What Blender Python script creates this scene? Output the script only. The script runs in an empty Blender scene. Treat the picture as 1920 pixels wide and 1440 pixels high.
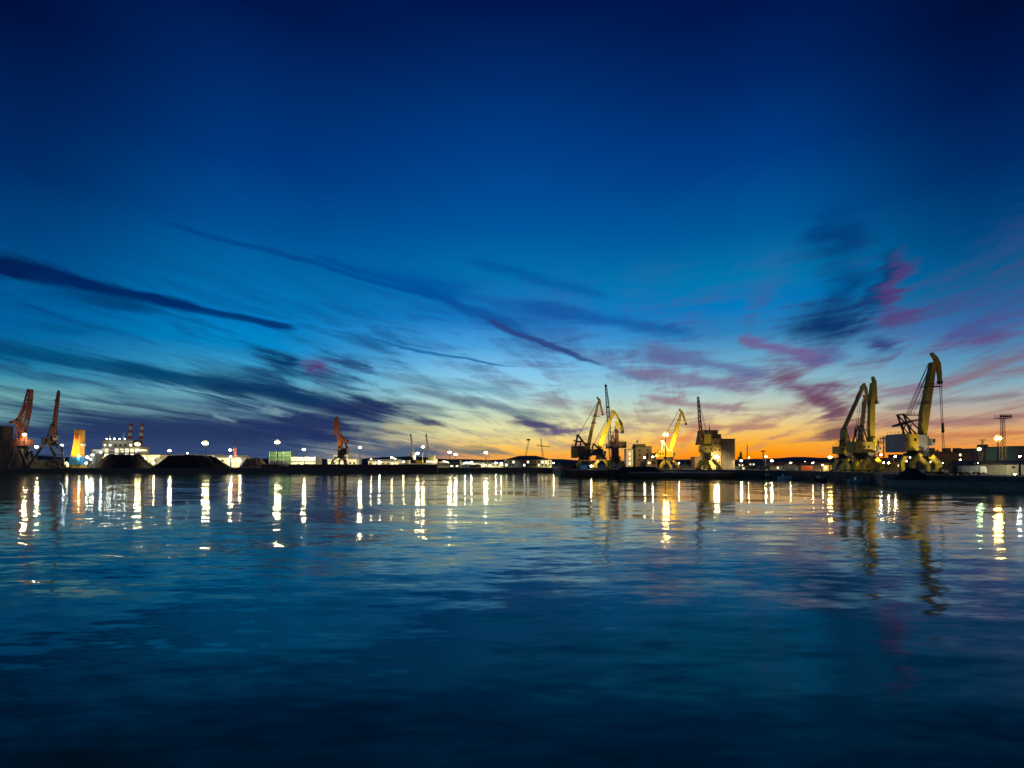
import bpy, bmesh, math, random
from mathutils import Vector, Matrix
R = math.radians
random.seed(7)
scn = bpy.context.scene
COL = scn.collection
F = 960.0      # focal length in photo pixels (photo is 1920 wide)
HOR = 868.0    # photo row of the eye-level horizon
EYE = 8.0      # camera height above the water, metres
ZG = 4.0       # height of the quays above the water

# ------------------------------------------------------------------ camera
cam_d = bpy.data.cameras.new('camera')
cam = bpy.data.objects.new('camera', cam_d); COL.objects.link(cam)
cam.location = (0, 0, EYE); cam.rotation_euler = (R(90), 0, 0)
cam_d.sensor_width = 36; cam_d.lens = 18.0
cam_d.shift_y = (HOR - 720) / 1920.0
cam_d.clip_start = 0.5; cam_d.clip_end = 20000
scn.camera = cam
scn.view_settings.view_transform = 'Standard'
scn.view_settings.look = 'None'
scn.view_settings.exposure = 0.0
scn.view_settings.gamma = 1.0
scn.render.engine = 'CYCLES'
cy = scn.cycles
cy.use_denoising = True
cy.max_bounces = 6; cy.diffuse_bounces = 2; cy.glossy_bounces = 3; cy.volume_bounces = 0
cy.sample_clamp_indirect = 6.0
cy.use_light_tree = True

def lin(c):
    return tuple(((v/255)/12.92 if v/255 <= 0.04045 else ((v/255+0.055)/1.055)**2.4) for v in c) + (1.0,)

# ------------------------------------------------------------------ node helper
class NT:
    def __init__(s, tree): s.t = tree; s.n = tree.nodes; s.l = tree.links
    def node(s, kind, **kw):
        n = s.n.new(kind)
        for k, v in kw.items(): setattr(n, k, v)
        return n
    def put(s, sock, v):
        if isinstance(v, bpy.types.NodeSocket): s.l.new(v, sock)
        elif v is not None: sock.default_value = v
    def m(s, op, a, b=None, c=None, clamp=False):
        n = s.node('ShaderNodeMath', operation=op, use_clamp=clamp)
        s.put(n.inputs[0], a); s.put(n.inputs[1], b)
        if c is not None: s.put(n.inputs[2], c)
        return n.outputs[0]
    def v(s, op, a, b=None, scale=None):
        n = s.node('ShaderNodeVectorMath', operation=op)
        s.put(n.inputs[0], a)
        if b is not None: s.put(n.inputs[1], b)
        if scale is not None: s.put(n.inputs['Scale'], scale)
        return n.outputs[0]
    def xyz(s, x, y, z=0.0):
        n = s.node('ShaderNodeCombineXYZ'); s.put(n.inputs[0], x); s.put(n.inputs[1], y); s.put(n.inputs[2], z)
        return n.outputs[0]
    def sep(s, v):
        n = s.node('ShaderNodeSeparateXYZ'); s.put(n.inputs[0], v); return n.outputs
    def mix(s, f, a, b):
        n = s.node('ShaderNodeMix', data_type='RGBA')
        s.put(n.inputs[0], f); s.put(n.inputs[6], a); s.put(n.inputs[7], b)
        return n.outputs[2]
    def ramp(s, f, stops, interp='LINEAR'):
        n = s.node('ShaderNodeValToRGB'); s.put(n.inputs[0], f)
        cr = n.color_ramp; cr.interpolation = interp
        while len(cr.elements) > 1: cr.elements.remove(cr.elements[-1])
        stops = sorted(stops, key=lambda q: q[0])
        cr.elements[0].position = stops[0][0]; cr.elements[0].color = stops[0][1]
        for p, c in stops[1:]:
            e = cr.elements.new(p); e.color = c
        return n.outputs[0]
    def noise(s, vec, scale=1.0, detail=4.0, rough=0.55, dist=0.0, col=False):
        n = s.node('ShaderNodeTexNoise'); s.put(n.inputs['Vector'], vec)
        n.inputs['Scale'].default_value = scale; n.inputs['Detail'].default_value = detail
        n.inputs['Roughness'].default_value = rough; n.inputs['Distortion'].default_value = dist
        return n.outputs['Color'] if col else n.outputs['Fac']
    def smooth(s, x, a, b):
        n = s.node('ShaderNodeMapRange', interpolation_type='SMOOTHSTEP')
        s.put(n.inputs[0], x); n.inputs[1].default_value = a; n.inputs[2].default_value = b
        return n.outputs[0]

# ------------------------------------------------------------------ dusk sky
w = bpy.data.worlds.new('World'); scn.world = w; w.use_nodes = True
T = NT(w.node_tree)
for n in list(T.n): T.n.remove(n)
SKY_STRENGTH = 1.0
dirv = T.node('ShaderNodeTexCoord').outputs['Generated']
dx, dy, dz = T.sep(dirv)
az = T.m('ARCTAN2', dx, dy)
hor = T.m('SQRT', T.m('ADD', T.m('MULTIPLY', dx, dx), T.m('MULTIPLY', dy, dy)))
el = T.m('DIVIDE', dz, T.m('MAXIMUM', hor, 1e-4))     # tangent of the elevation
def sky_at(px, py):
    a = math.atan((px-960)/F)
    return a, (HOR-py)/F*math.cos(a)
# clear sky: vertical ramps at five bearings
COLS = [
 (0,   [(0,(0,16,61)),(150,(0,31,83)),(300,(0,43,102)),(430,(0,66,127)),(520,(0,86,144)),(600,(0,96,159)),(660,(4,111,163)),(700,(44,138,170)),(740,(112,168,170)),(780,(110,160,165)),(868,(85,115,140))]),
 (480, [(0,(0,21,73)),(150,(0,41,104)),(300,(0,55,125)),(430,(0,80,148)),(520,(0,106,170)),(600,(0,126,197)),(650,(0,137,201)),(700,(64,160,198)),(740,(112,172,190)),(800,(120,160,175)),(868,(95,125,145))]),
 (960, [(0,(0,21,75)),(150,(0,43,108)),(300,(0,63,136)),(430,(0,85,156)),(520,(0,111,173)),(600,(24,124,200)),(650,(76,164,224)),(700,(132,200,236)),(740,(165,216,226)),(780,(208,222,184)),(810,(238,228,160)),(835,(252,205,105)),(852,(255,178,60)),(868,(245,150,85))]),
 (1400,[(0,(0,21,75)),(150,(0,38,102)),(300,(0,60,132)),(430,(0,89,154)),(520,(0,118,173)),(570,(0,120,190)),(620,(44,128,186)),(680,(108,172,204)),(730,(160,198,205)),(770,(208,210,178)),(800,(244,205,124)),(830,(255,178,46)),(850,(255,152,8)),(868,(245,120,12))]),
 (1880,[(0,(0,14,56)),(150,(0,25,77)),(300,(0,43,102)),(430,(0,69,127)),(520,(6,93,144)),(600,(52,104,166)),(660,(84,144,184)),(710,(118,168,190)),(750,(170,175,172)),(790,(208,168,132)),(820,(240,168,86)),(850,(248,140,46)),(868,(225,110,36))]),
]
sky = None; prev_a = None
for px, st in COLS:
    a = math.atan((px-960)/F)
    stops = [(max(0.0, (HOR-py)/F*math.cos(a)), lin(c)) for py, c in st]
    r = T.ramp(el, stops)
    if sky is None: sky = r
    else: sky = T.mix(T.smooth(az, prev_a, a), sky, r)
    prev_a = a
# cloud deck: streaks lie along one wind direction, so they converge in perspective
zz = T.m('ADD', T.m('MAXIMUM', el, 0.0), 0.055)
wind = math.atan((1230-960)/F)
gx = T.m('DIVIDE', T.m('SINE', T.m('SUBTRACT', az, wind)), zz)      # across the wind
gy = T.m('DIVIDE', T.m('COSINE', T.m('SUBTRACT', az, wind)), zz)    # along the wind
deck = T.xyz(gx, gy, 0)
streak = T.noise(T.xyz(T.m('MULTIPLY', gx, 2.3), T.m('MULTIPLY', gy, 0.30)), 1.0, 6.0, 0.6, 0.6)
azc = T.m('SUBTRACT', az, 0.25)
elt = T.m('MULTIPLY_ADD', T.m('MULTIPLY', azc, azc), -0.14, el)      # fibres sag towards the vanishing point
fine = T.noise(T.xyz(T.m('MULTIPLY', az, 6.0), T.m('MULTIPLY', elt, 42.0), 1.7), 1.0, 7.0, 0.66, 0.9)
wv = T.noise(T.xyz(T.m('MULTIPLY', az, 7.0), T.m('MULTIPLY', el, 22.0), 9.0), 1.0, 5.0, 0.6, 0.3, col=True)
warp = T.v('MULTIPLY', T.v('SUBTRACT', wv, (0.5, 0.5, 0.5)), (0.16, 0.05, 0.0))
P = T.v('ADD', T.xyz(az, el, 0), warp)
P_LINE = T.v('ADD', T.xyz(az, el, 0), T.v('SCALE', warp, scale=0.35))    # straighter, for streaks and vapour trails
# overall wisps
a5 = T.m('MULTIPLY_ADD', az, 1/1.6, 0.5)     # -45..45 degrees to 0..1
wcol_hi = T.ramp(a5, [(0.0, lin((0,66,118))), (0.35, lin((12,84,140))), (0.5, lin((52,98,160))), (0.7, lin((72,84,142))), (1.0, lin((66,72,128)))])
wcol_lo = T.ramp(a5, [(0.0, lin((40,72,112))), (0.35, lin((72,108,130))), (0.5, lin((150,150,140))), (0.7, lin((168,124,124))), (1.0, lin((160,112,104)))])
wcol = T.mix(T.smooth(el, 0.24, 0.05), wcol_hi, wcol_lo)
band = T.m('MULTIPLY', T.smooth(el, 0.42, 0.20), T.smooth(el, 0.0, 0.05))
wm = T.m('MULTIPLY', T.smooth(T.m('MULTIPLY_ADD', streak, 0.5, T.m('MULTIPLY', fine, 0.5)), 0.44, 0.64), band)
sky = T.mix(T.m('MULTIPLY', wm, 0.8), sky, wcol)
texn = T.smooth(T.m('MULTIPLY_ADD', streak, 0.5, T.m('MULTIPLY', fine, 0.5)), 0.36, 0.66)
ero = T.m('SUBTRACT', 1.0, texn)
def cloud(x0, y0, x1, y1, wpx, col, op, soft=0.5, solid=0.25, ext=1.2):
    """one cloud lying along the line between two bearings"""
    global sky
    a0, t0 = sky_at(x0, y0); a1, t1 = sky_at(x1, y1)
    cx, ct = (a0+a1)/2, (t0+t1)/2
    L = max(1e-3, math.hypot(a1-a0, t1-t0)/2*ext); W = wpx/F*1.35*math.cos(cx)
    n = T.node('ShaderNodeMapping', vector_type='TEXTURE')
    n.inputs[1].default_value = (cx, ct, 0); n.inputs[2].default_value = (0, 0, math.atan2(t1-t0, a1-a0))
    n.inputs[3].default_value = (L, W, 1)
    T.l.new(P_LINE if L/W > 5.0 else P, n.inputs[0])
    if L/W > 5.0:       # long streak: even along its length, fading at the ends
        qx, qy, _ = T.sep(n.outputs[0])
        ends = T.smooth(T.m('ABSOLUTE', qx), 1.0, 0.45)
        gf = T.m('MULTIPLY', T.m('MAXIMUM', T.m('SUBTRACT', 1.0, T.m('ABSOLUTE', qy)), 0.0), ends)
    else:
        g = T.node('ShaderNodeTexGradient', gradient_type='SPHERICAL'); T.l.new(n.outputs[0], g.inputs[0]); gf = g.outputs['Fac']
    s = T.m('MULTIPLY_ADD', ero, -0.95*(1-0.75*solid), T.m('MULTIPLY', gf, 1.9))
    msk = T.m('MULTIPLY', T.smooth(s, 0.0, soft*1.1+0.7), op)
    sky = T.mix(msk, sky, lin(col))
CLOUDS = [
 # x0,y0,x1,y1,width,colour,opacity,soft
 # upper left and centre streaks
 (270,404,640,502,8,(0,60,130),0.6,0.5,0.45),
 (560,482,880,574,9,(0,66,142),0.65,0.5,0.45),
 (600,478,900,556,22,(0,82,158),0.5,0.7,0.2),
 (820,556,1010,632,13,(10,70,140),0.65,0.5,0.4),
 (820,560,1140,620,44,(18,96,168),0.55,0.8,0.1),
 (560,470,860,560,10,(0,70,145),0.6,0.5),
 (600,470,1000,600,60,(0,78,156),0.6,0.8),
 (940,560,1330,632,20,(14,84,158),0.7,0.6),
 (860,480,1180,560,16,(0,72,150),0.45,0.6),
 (-200,460,190,535,26,(2,28,80),0.95,0.4,0.4),
 (20,498,400,585,17,(0,36,94),0.95,0.4,0.4),
 (250,556,570,618,10,(0,44,106),0.9,0.4,0.5),
 (-60,515,300,600,34,(0,60,120),0.6,0.8,0.0),
 (60,545,300,590,18,(0,66,120),0.8,0.5),
 (-60,600,200,620,22,(0,80,130),0.6,0.6),
 (-80,645,360,705,26,(0,74,120),0.85,0.6),
 (150,685,620,745,28,(2,68,108),0.9,0.6),
 (330,720,760,775,26,(8,56,96),0.9,0.55),
 (430,640,640,706,34,(6,44,92),0.95,0.6,0.0),
 (540,650,740,700,26,(18,52,104),0.8,0.7,0.0),
 (590,670,740,700,20,(30,70,120),0.7,0.5),
 (552,712,656,676,30,(84,50,112),0.85,0.7,0.4),
 (700,700,1000,740,18,(96,146,172),0.6,0.7),
 (720,720,1060,785,15,(96,120,138),0.75,0.6),
 (640,760,860,770,18,(100,120,130),0.55,0.6),
 # dark bank over the left shore
 (350,722,760,752,36,(10,52,94),0.85,0.7,0.25),
 (120,735,520,765,22,(34,84,122),0.7,0.8,0.1),
 (430,690,700,716,22,(16,58,104),0.75,0.7,0.1),
 (-260,816,740,816,70,(34,52,94),0.97,0.45,0.7),
 (300,798,830,798,52,(34,50,96),0.97,0.5,0.6),
 (-150,845,640,845,30,(52,70,112),0.8,0.9,0.8),
 (540,762,780,775,30,(30,46,92),0.95,0.6),
 (730,785,870,800,14,(58,62,100),0.9,0.5),
 (600,846,890,852,26,(68,92,120),0.95,0.6,0.6),
 (830,846,975,854,15,(92,112,118),0.9,0.6,0.5),
 (880,838,960,845,8,(128,118,104),0.6,0.6),
 # bright gaps in the bank
 (372,772,440,792,9,(120,160,170),0.7,0.6),
 (470,766,560,776,8,(126,166,176),0.75,0.6),
 (640,790,740,800,5,(120,150,160),0.7,0.6),
 (700,800,840,806,12,(196,186,130),0.7,0.7),
 # centre
 (900,594,1140,692,6,(40,66,128),0.85,0.4,0.5),
 (600,614,980,690,2.6,(30,104,166),0.85,0.3,0.8),
 (1080,660,1230,720,12,(96,130,176),0.7,0.6),
 (955,785,1075,802,17,(70,72,108),0.95,0.45),
 (1005,812,1120,798,14,(92,80,124),0.9,0.5),
 (1060,840,1110,832,8,(176,110,100),0.6,0.6),
 # right: navy mass and plume
 (1410,616,1720,600,64,(6,48,100),0.95,0.75,0.4),
 (1480,530,1690,560,70,(2,54,110),0.85,0.8,0.3),
 (1500,390,1660,500,70,(0,48,112),0.75,0.9,0.3),
 (1715,400,1625,640,40,(8,46,100),0.8,0.6),
 (1590,640,1720,650,44,(48,58,122),0.85,0.6),
 (1712,420,1660,650,26,(84,54,114),0.8,0.7,0.4),
 (1630,610,1756,566,34,(88,58,116),0.75,0.7,0.4),
 (1690,694,1990,585,26,(96,70,122),0.8,0.8,0.1),
 (1740,640,1930,600,22,(70,84,146),0.7,0.6),
 (1370,628,1590,690,18,(112,86,140),0.8,0.5),
 (1500,655,1640,690,18,(84,96,150),0.7,0.6),
 (1390,676,1660,784,44,(108,64,98),0.92,0.75,0.25),
 (1470,736,1620,800,34,(108,66,92),0.85,0.7,0.2),
 (1180,640,1460,712,22,(92,100,150),0.75,0.6),
 (1150,690,1440,730,18,(118,104,142),0.75,0.6),
 (1180,740,1420,768,12,(150,122,136),0.8,0.6),
 (1080,770,1300,790,10,(180,160,140),0.6,0.6),
 (1260,800,1480,800,10,(176,128,112),0.75,0.6),
 (1190,850,1340,806,16,(236,128,74),0.7,0.7),
 (1500,806,1650,815,22,(118,80,84),0.95,0.45),
 (1560,835,1640,815,12,(150,78,66),0.8,0.5),
 (1600,745,1800,715,18,(134,96,128),0.6,0.6),
 (1640,765,1930,735,10,(130,120,130),0.7,0.6),
 (1650,800,1960,775,15,(150,104,110),0.8,0.55),
 (1700,820,1940,805,9,(196,116,80),0.7,0.6),
]
for c in CLOUDS: cloud(*c)
bg = T.node('ShaderNodeBackground'); T.l.new(sky, bg.inputs[0]); bg.inputs[1].default_value = SKY_STRENGTH
out = T.node('ShaderNodeOutputWorld'); T.l.new(bg.outputs[0], out.inputs[0])

# ------------------------------------------------------------------ materials
def new_mat(name):
    m = bpy.data.materials.new(name); m.use_nodes = True
    t = NT(m.node_tree); b = m.node_tree.nodes['Principled BSDF']
    return m, t, b
_mc = {}
def paint(name, col, rough=0.55, rust=(0.10,0.045,0.02), amt=0.35, scale=0.5, metal=0.0):
    """painted or bare surface with stains and wear"""
    if name in _mc: return _mc[name]
    m, t, b = new_mat(name)
    tc = t.node('ShaderNodeTexCoord').outputs['Object']
    n1 = t.noise(tc, scale, 6, 0.65)
    n2 = t.noise(t.v('MULTIPLY', tc, (1.0, 1.0, 0.25)), scale*3.0, 5, 0.6)
    wear = t.m('MULTIPLY', t.smooth(t.m('MULTIPLY_ADD', n1, 0.5, t.m('MULTIPLY', n2, 0.5)), 0.48, 0.68), amt)
    c = t.mix(wear, (*col, 1), (*rust, 1))
    c = t.mix(t.m('MULTIPLY', t.smooth(n2, 0.35, 0.7), 0.35), c, (col[0]*0.6, col[1]*0.6, col[2]*0.6, 1))
    t.l.new(c, b.inputs['Base Color']); b.inputs['Roughness'].default_value = rough; b.inputs['Metallic'].default_value = metal
    _mc[name] = m; return m
def glow(name, col, strength):
    if name in _mc: return _mc[name]
    m, t, b = new_mat(name)
    b.inputs['Base Color'].default_value = (0.02,0.02,0.02,1)
    b.inputs['Emission Color'].default_value = (*col, 1); b.inputs['Emission Strength'].default_value = strength
    _mc[name] = m; return m

# sea water
wm_, t, b = new_mat('sea_water')
pos = t.node('ShaderNodeNewGeometry').outputs['Position']
px_, py_, pz_ = t.sep(pos)
def slope(sx, sy, ax, ay, detail, seed, dist=0.0):
    v = t.xyz(t.m('MULTIPLY', px_, sx), t.m('MULTIPLY', py_, sy), seed)
    c = t.noise(v, 1.0, detail, 0.5, dist, col=True)
    return t.v('MULTIPLY', t.v('SUBTRACT', c, (0.5, 0.5, 0.5)), (ax, ay, 0.0))
patch = t.smooth(t.noise(t.xyz(t.m('MULTIPLY', px_, 0.011), t.m('MULTIPLY', py_, 0.03), 3.0), 1.0, 3, 0.5), 0.3, 0.7)
s1 = slope(0.045, 0.15, 0.05, 0.095, 2.0, 0.0, 0.4)
s2 = slope(0.20, 0.62, 0.08, 0.10, 2.0, 5.0, 0.3)
s3 = slope(0.8, 2.2, 0.06, 0.065, 2.0, 11.0)
dist_ = t.m('SQRT', t.m('ADD', t.m('MULTIPLY', px_, px_), t.m('MULTIPLY', py_, py_)))
shelter = t.node('ShaderNodeMapRange'); t.put(shelter.inputs[0], py_); shelter.inputs[1].default_value = 15; shelter.inputs[2].default_value = 170; shelter.inputs[3].default_value = 1.7; shelter.inputs[4].default_value = 0.85   # calmer water near the quays
amp = t.m('MULTIPLY', t.m('MULTIPLY_ADD', patch, 0.8, 0.45), shelter.outputs[0])
sm = t.v('ADD', s1, t.v('SCALE', t.v('ADD', s2, s3), scale=amp))
nrm = t.v('NORMALIZE', t.v('ADD', sm, (0, 0, 1)))
t.l.new(nrm, b.inputs['Normal'])
b.inputs['Base Color'].default_value = (0.003, 0.15, 0.012, 1)
b.inputs['Roughness'].default_value = 0.08
b.inputs['IOR'].default_value = 1.6
M_WATER = wm_

# ------------------------------------------------------------------ object helpers
def link(o, parent=None):
    COL.objects.link(o)
    if parent is not None: o.parent = parent
    return o
def tag(o, label=None, cat=None, group=None, kind=None):
    if label: o['label'] = label
    if cat: o['category'] = cat
    if group: o['group'] = group
    if kind: o['kind'] = kind
    return o
def thing(name, loc, label, cat, group=None, rz=0.0):
    o = bpy.data.objects.new(name, None); o.empty_display_size = 1
    o.location = loc; o.rotation_euler = (0, 0, rz)
    return tag(link(o), label, cat, group)
class MB:
    """collects shapes into one mesh"""
    def __init__(s): s.bm = bmesh.new()
    def hexa(s, vs):
        v = [s.bm.verts.new(p) for p in vs]
        for f in ((0,3,2,1),(4,5,6,7),(0,1,5,4),(1,2,6,5),(2,3,7,6),(3,0,4,7)):
            s.bm.faces.new([v[i] for i in f])
        return s
    def box(s, x0, x1, y0, y1, z0, z1):
        return s.hexa([(x0,y0,z0),(x1,y0,z0),(x1,y1,z0),(x0,y1,z0),(x0,y0,z1),(x1,y0,z1),(x1,y1,z1),(x0,y1,z1)])
    def beam(s, p0, p1, w0, w1=None, h0=None, h1=None):
        """box beam; w across the upright plane of the beam, h inside it"""
        p0, p1 = Vector(p0), Vector(p1)
        w1 = w0 if w1 is None else w1; h0 = w0 if h0 is None else h0; h1 = h0 if h1 is None else h1
        d = (p1-p0).normalized()
        side = d.cross(Vector((0,0,1)))
        if side.length < 1e-3: side = Vector((0,1,0))
        side.normalize(); up = side.cross(d)
        q = []
        for p, ww, hh in ((p0,w0,h0),(p1,w1,h1)):
            q += [p-side*ww/2-up*hh/2, p+side*ww/2-up*hh/2, p+side*ww/2+up*hh/2, p-side*ww/2+up*hh/2]
        return s.hexa(q)
    def tube(s, p0, p1, r0, r1=None, n=8):
        p0, p1 = Vector(p0), Vector(p1); r1 = r0 if r1 is None else r1
        d = (p1-p0).normalized(); a = d.orthogonal().normalized(); b = d.cross(a)
        c0, c1 = [], []
        for k in range(n):
            an = 2*math.pi*k/n; u = a*math.cos(an)+b*math.sin(an)
            c0.append(s.bm.verts.new(p0+u*r0)); c1.append(s.bm.verts.new(p1+u*max(r1,1e-3)))
        for k in range(n):
            s.bm.faces.new((c0[k], c0[(k+1)%n], c1[(k+1)%n], c1[k]))
        s.bm.faces.new(c0[::-1]); s.bm.faces.new(c1)
        return s
    def ribbon(s, pts, y0, y1):
        """pts = (x, z, width): a plate following a line in the xz plane, with depth y0..y1"""
        rows = []
        for i, (x, z, wd) in enumerate(pts):
            a = pts[max(0,i-1)]; c = pts[min(len(pts)-1,i+1)]
            d = Vector((c[0]-a[0], c[1]-a[1])).normalized(); nn = Vector((-d.y, d.x))
            l = (x+nn.x*wd/2, z+nn.y*wd/2); r = (x-nn.x*wd/2, z-nn.y*wd/2)
            rows.append([s.bm.verts.new(p) for p in ((l[0],y0,l[1]),(r[0],y0,r[1]),(r[0],y1,r[1]),(l[0],y1,l[1]))])
        for a, c in zip(rows, rows[1:]):
            for k in range(4): s.bm.faces.new((a[k], a[(k+1)%4], c[(k+1)%4], c[k]))
        s.bm.faces.new(rows[0][::-1]); s.bm.faces.new(rows[-1])
        return s
    def prism(s, poly, y0, y1):
        """outline in xz pushed along y"""
        a = [s.bm.verts.new((x,y0,z)) for x, z in poly]; c = [s.bm.verts.new((x,y1,z)) for x, z in poly]
        n = len(poly)
        for k in range(n): s.bm.faces.new((a[k], a[(k+1)%n], c[(k+1)%n], c[k]))
        s.bm.faces.new(a[::-1]); s.bm.faces.new(c)
        return s
    def slab(s, poly, z0, z1):
        """outline in xy pushed along z"""
        a = [s.bm.verts.new((x,y,z0)) for x, y in poly]; c = [s.bm.verts.new((x,y,z1)) for x, y in poly]
        n = len(poly)
        for k in range(n): s.bm.faces.new((a[k], a[(k+1)%n], c[(k+1)%n], c[k]))
        s.bm.faces.new(a[::-1]); s.bm.faces.new(c)
        return s
    def lattice(s, p0, p1, w0, w1, r, bays):
        p0, p1 = Vector(p0), Vector(p1); d = (p1-p0).normalized()
        side = d.cross(Vector((0,0,1)))
        if side.length < 0.05: side = Vector((1,0,0))
        side.normalize(); up = side.cross(d).normalized()
        rings = []
        for k in range(bays+1):
            f = k/bays; c = p0.lerp(p1, f); hw = (w0+(w1-w0)*f)/2
            rings.append([c+side*hw*a+up*hw*b_ for a, b_ in ((-1,-1),(1,-1),(1,1),(-1,1))])
        for j in range(4): s.beam(rings[0][j], rings[-1][j], r*2)
        for k in range(bays):
            for j in range(4):
                a, c = (j, (j+1)%4) if k % 2 else ((j+1)%4, j)
                s.beam(rings[k][a], rings[k+1][c], r*1.3)
                s.beam(rings[k][j], rings[k][(j+1)%4], r*1.2)
        return s
    def ball(s, c, r, sub=1, sc=(1,1,1)):
        g = bmesh.ops.create_icosphere(s.bm, subdivisions=sub, radius=r)
        for v in g['verts']: v.co = Vector((v.co.x*sc[0], v.co.y*sc[1], v.co.z*sc[2])) + Vector(c)
        return s
    def build(s, name, mat, parent=None, bevel=0.0, smooth=False):
        bmesh.ops.recalc_face_normals(s.bm, faces=s.bm.faces)
        me = bpy.data.meshes.new(name); s.bm.to_mesh(me); s.bm.free()
        me.materials.append(mat)
        if smooth:
            for p in me.polygons: p.use_smooth = True
        return link(bpy.data.objects.new(name, me), parent)
def X(px, D): return (px-960)/F*D
def Z(py, D): return EYE + (HOR-py)/F*D
# ------------------------------------------------------------------ setting
WATER = MB().box(-1490,1490,-28,1390,-0.9,0.0).build('water', M_WATER); WATER['kind'] = 'structure'
M_CONC = paint('quay_concrete', (0.10,0.088,0.075), 0.85, (0.05,0.035,0.025), 0.6, 0.15)
M_CONC2 = paint('worn_concrete', (0.16,0.145,0.12), 0.85, (0.07,0.05,0.035), 0.5, 0.2)
M_HILL = paint('wooded_hill', (0.05,0.065,0.06), 0.95, (0.02,0.03,0.025), 0.5, 0.02)
front = [(-1300,385),(0,390),(300,402),(500,412),(830,428),(1035,430),(1052,320),(1150,306),(1380,282),(1470,262),(1560,226),(1640,200),(1655,182),(1700,172),(1800,158),(1935,142),(2400,125)]
pts = [(X(p,d), d) for p, d in front]
pts[0] = (-1480, 385); pts[-1] = (1480, 120)
land = pts + [(1480,1380),(-1480,1380)]
MB().slab(land, -0.85, ZG).build('quay', M_CONC)['kind'] = 'structure'
# apron edge: a low kerb of the quay, and a ridge of far hills
hb = MB(); prof = [(-700,30),(-300,24),(0,20),(300,15),(560,14),(640,16),(690,20),(740,19.5),(800,15),(900,14),(1000,13),(1200,11),(1450,14),(1600,18),(1900,16),(2300,20),(2620,20)]
hv = []
D0 = 1340
rows = []
for k in range(121):
    p = -700 + (2620+700)*k/120
    for (a,ha),(c,hc) in zip(prof, prof[1:]):
        if a <= p <= c: h = ha+(hc-ha)*(p-a)/(c-a); break
    h += math.sin(k*1.7)*1.1+math.sin(k*0.63)*1.6
    x = (p-960)/3320*2940
    x = max(-1470, min(1470, (p-960)/F*D0*0.86))
    rows.append([hb.bm.verts.new(q) for q in ((x,1250,ZG-0.2),(x,1290,ZG+h*0.6),(x,1330,ZG+h),(x,1375,ZG-0.2))])
for a, c in zip(rows, rows[1:]):
    for i in range(3): hb.bm.faces.new((a[i], c[i], c[i+1], a[i+1]))
hb.build('hills', M_HILL, smooth=True)['kind'] = 'structure'

# paints and metals
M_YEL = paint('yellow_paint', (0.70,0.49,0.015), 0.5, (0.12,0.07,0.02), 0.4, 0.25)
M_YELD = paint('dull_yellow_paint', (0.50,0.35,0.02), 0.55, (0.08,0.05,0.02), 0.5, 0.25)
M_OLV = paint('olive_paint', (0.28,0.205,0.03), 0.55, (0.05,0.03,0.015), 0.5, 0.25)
M_ORG = paint('orange_rust_paint', (0.36,0.10,0.03), 0.6, (0.13,0.045,0.02), 0.6, 0.3)
M_REDB = paint('red_brown_paint', (0.20,0.055,0.035), 0.6, (0.07,0.03,0.02), 0.5, 0.3)
M_DARK = paint('dark_steel', (0.035,0.032,0.03), 0.55, (0.06,0.03,0.018), 0.5, 0.4)
M_GREY = paint('grey_paint', (0.30,0.31,0.31), 0.5, (0.14,0.10,0.07), 0.4, 0.3)
M_WHT = paint('white_paint', (0.72,0.70,0.64), 0.5, (0.30,0.22,0.14), 0.4, 0.3)
M_ROPE = paint('steel_rope', (0.05,0.05,0.05), 0.5)
M_GLASS = paint('dark_glass', (0.02,0.025,0.03), 0.08, (0.02,0.02,0.02), 0.1)
M_COAL = paint('coal', (0.022,0.019,0.017), 0.95, (0.04,0.03,0.022), 0.6, 0.6)
M_SCRAP = paint('scrap', (0.20,0.14,0.09), 0.9, (0.05,0.025,0.015), 0.8, 0.9)
M_HULL = paint('hull_black', (0.03,0.022,0.02), 0.5, (0.09,0.035,0.018), 0.6, 0.15)
M_HULLR = paint('hull_rust', (0.10,0.032,0.022), 0.6, (0.05,0.025,0.015), 0.6, 0.15)
M_HULLG = paint('hull_grey', (0.16,0.145,0.13), 0.55, (0.07,0.045,0.03), 0.5, 0.15)
M_CREAM = paint('cream_wall', (0.58,0.50,0.34), 0.8, (0.28,0.21,0.13), 0.4, 0.2)
M_STONE = paint('stone_wall', (0.27,0.24,0.15), 0.85, (0.13,0.11,0.07), 0.5, 0.2)
M_PALE = paint('pale_wall', (0.62,0.60,0.52), 0.8, (0.32,0.28,0.2), 0.4, 0.2)
M_BRN = paint('brown_wall', (0.14,0.095,0.06), 0.85, (0.07,0.045,0.03), 0.5, 0.15)
M_GRYW = paint('grey_wall', (0.22,0.20,0.17), 0.85, (0.11,0.085,0.06), 0.5, 0.2)
M_OCH = paint('ochre_wall', (0.50,0.36,0.13), 0.85, (0.26,0.16,0.06), 0.5, 0.2)
M_ROOF = paint('dark_roof', (0.06,0.05,0.045), 0.8, (0.03,0.025,0.02), 0.5, 0.3)
M_ROOFR = paint('red_roof', (0.20,0.06,0.035), 0.8, (0.08,0.03,0.02), 0.5, 0.3)
M_TEAL = paint('teal_wall', (0.10,0.20,0.19), 0.8, (0.05,0.1,0.1), 0.4, 0.2)
M_BLUE = paint('blue_paint', (0.03,0.22,0.55), 0.5, (0.05,0.1,0.2), 0.3, 0.3)
M_GRN = paint('green_net', (0.035,0.10,0.045), 0.8, (0.04,0.09,0.05), 0.5, 0.4)
M_LEAF = paint('leaves', (0.045,0.075,0.025), 0.8, (0.02,0.035,0.012), 0.7, 0.8)
M_BARK = paint('bark', (0.06,0.045,0.035), 0.9)
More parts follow.
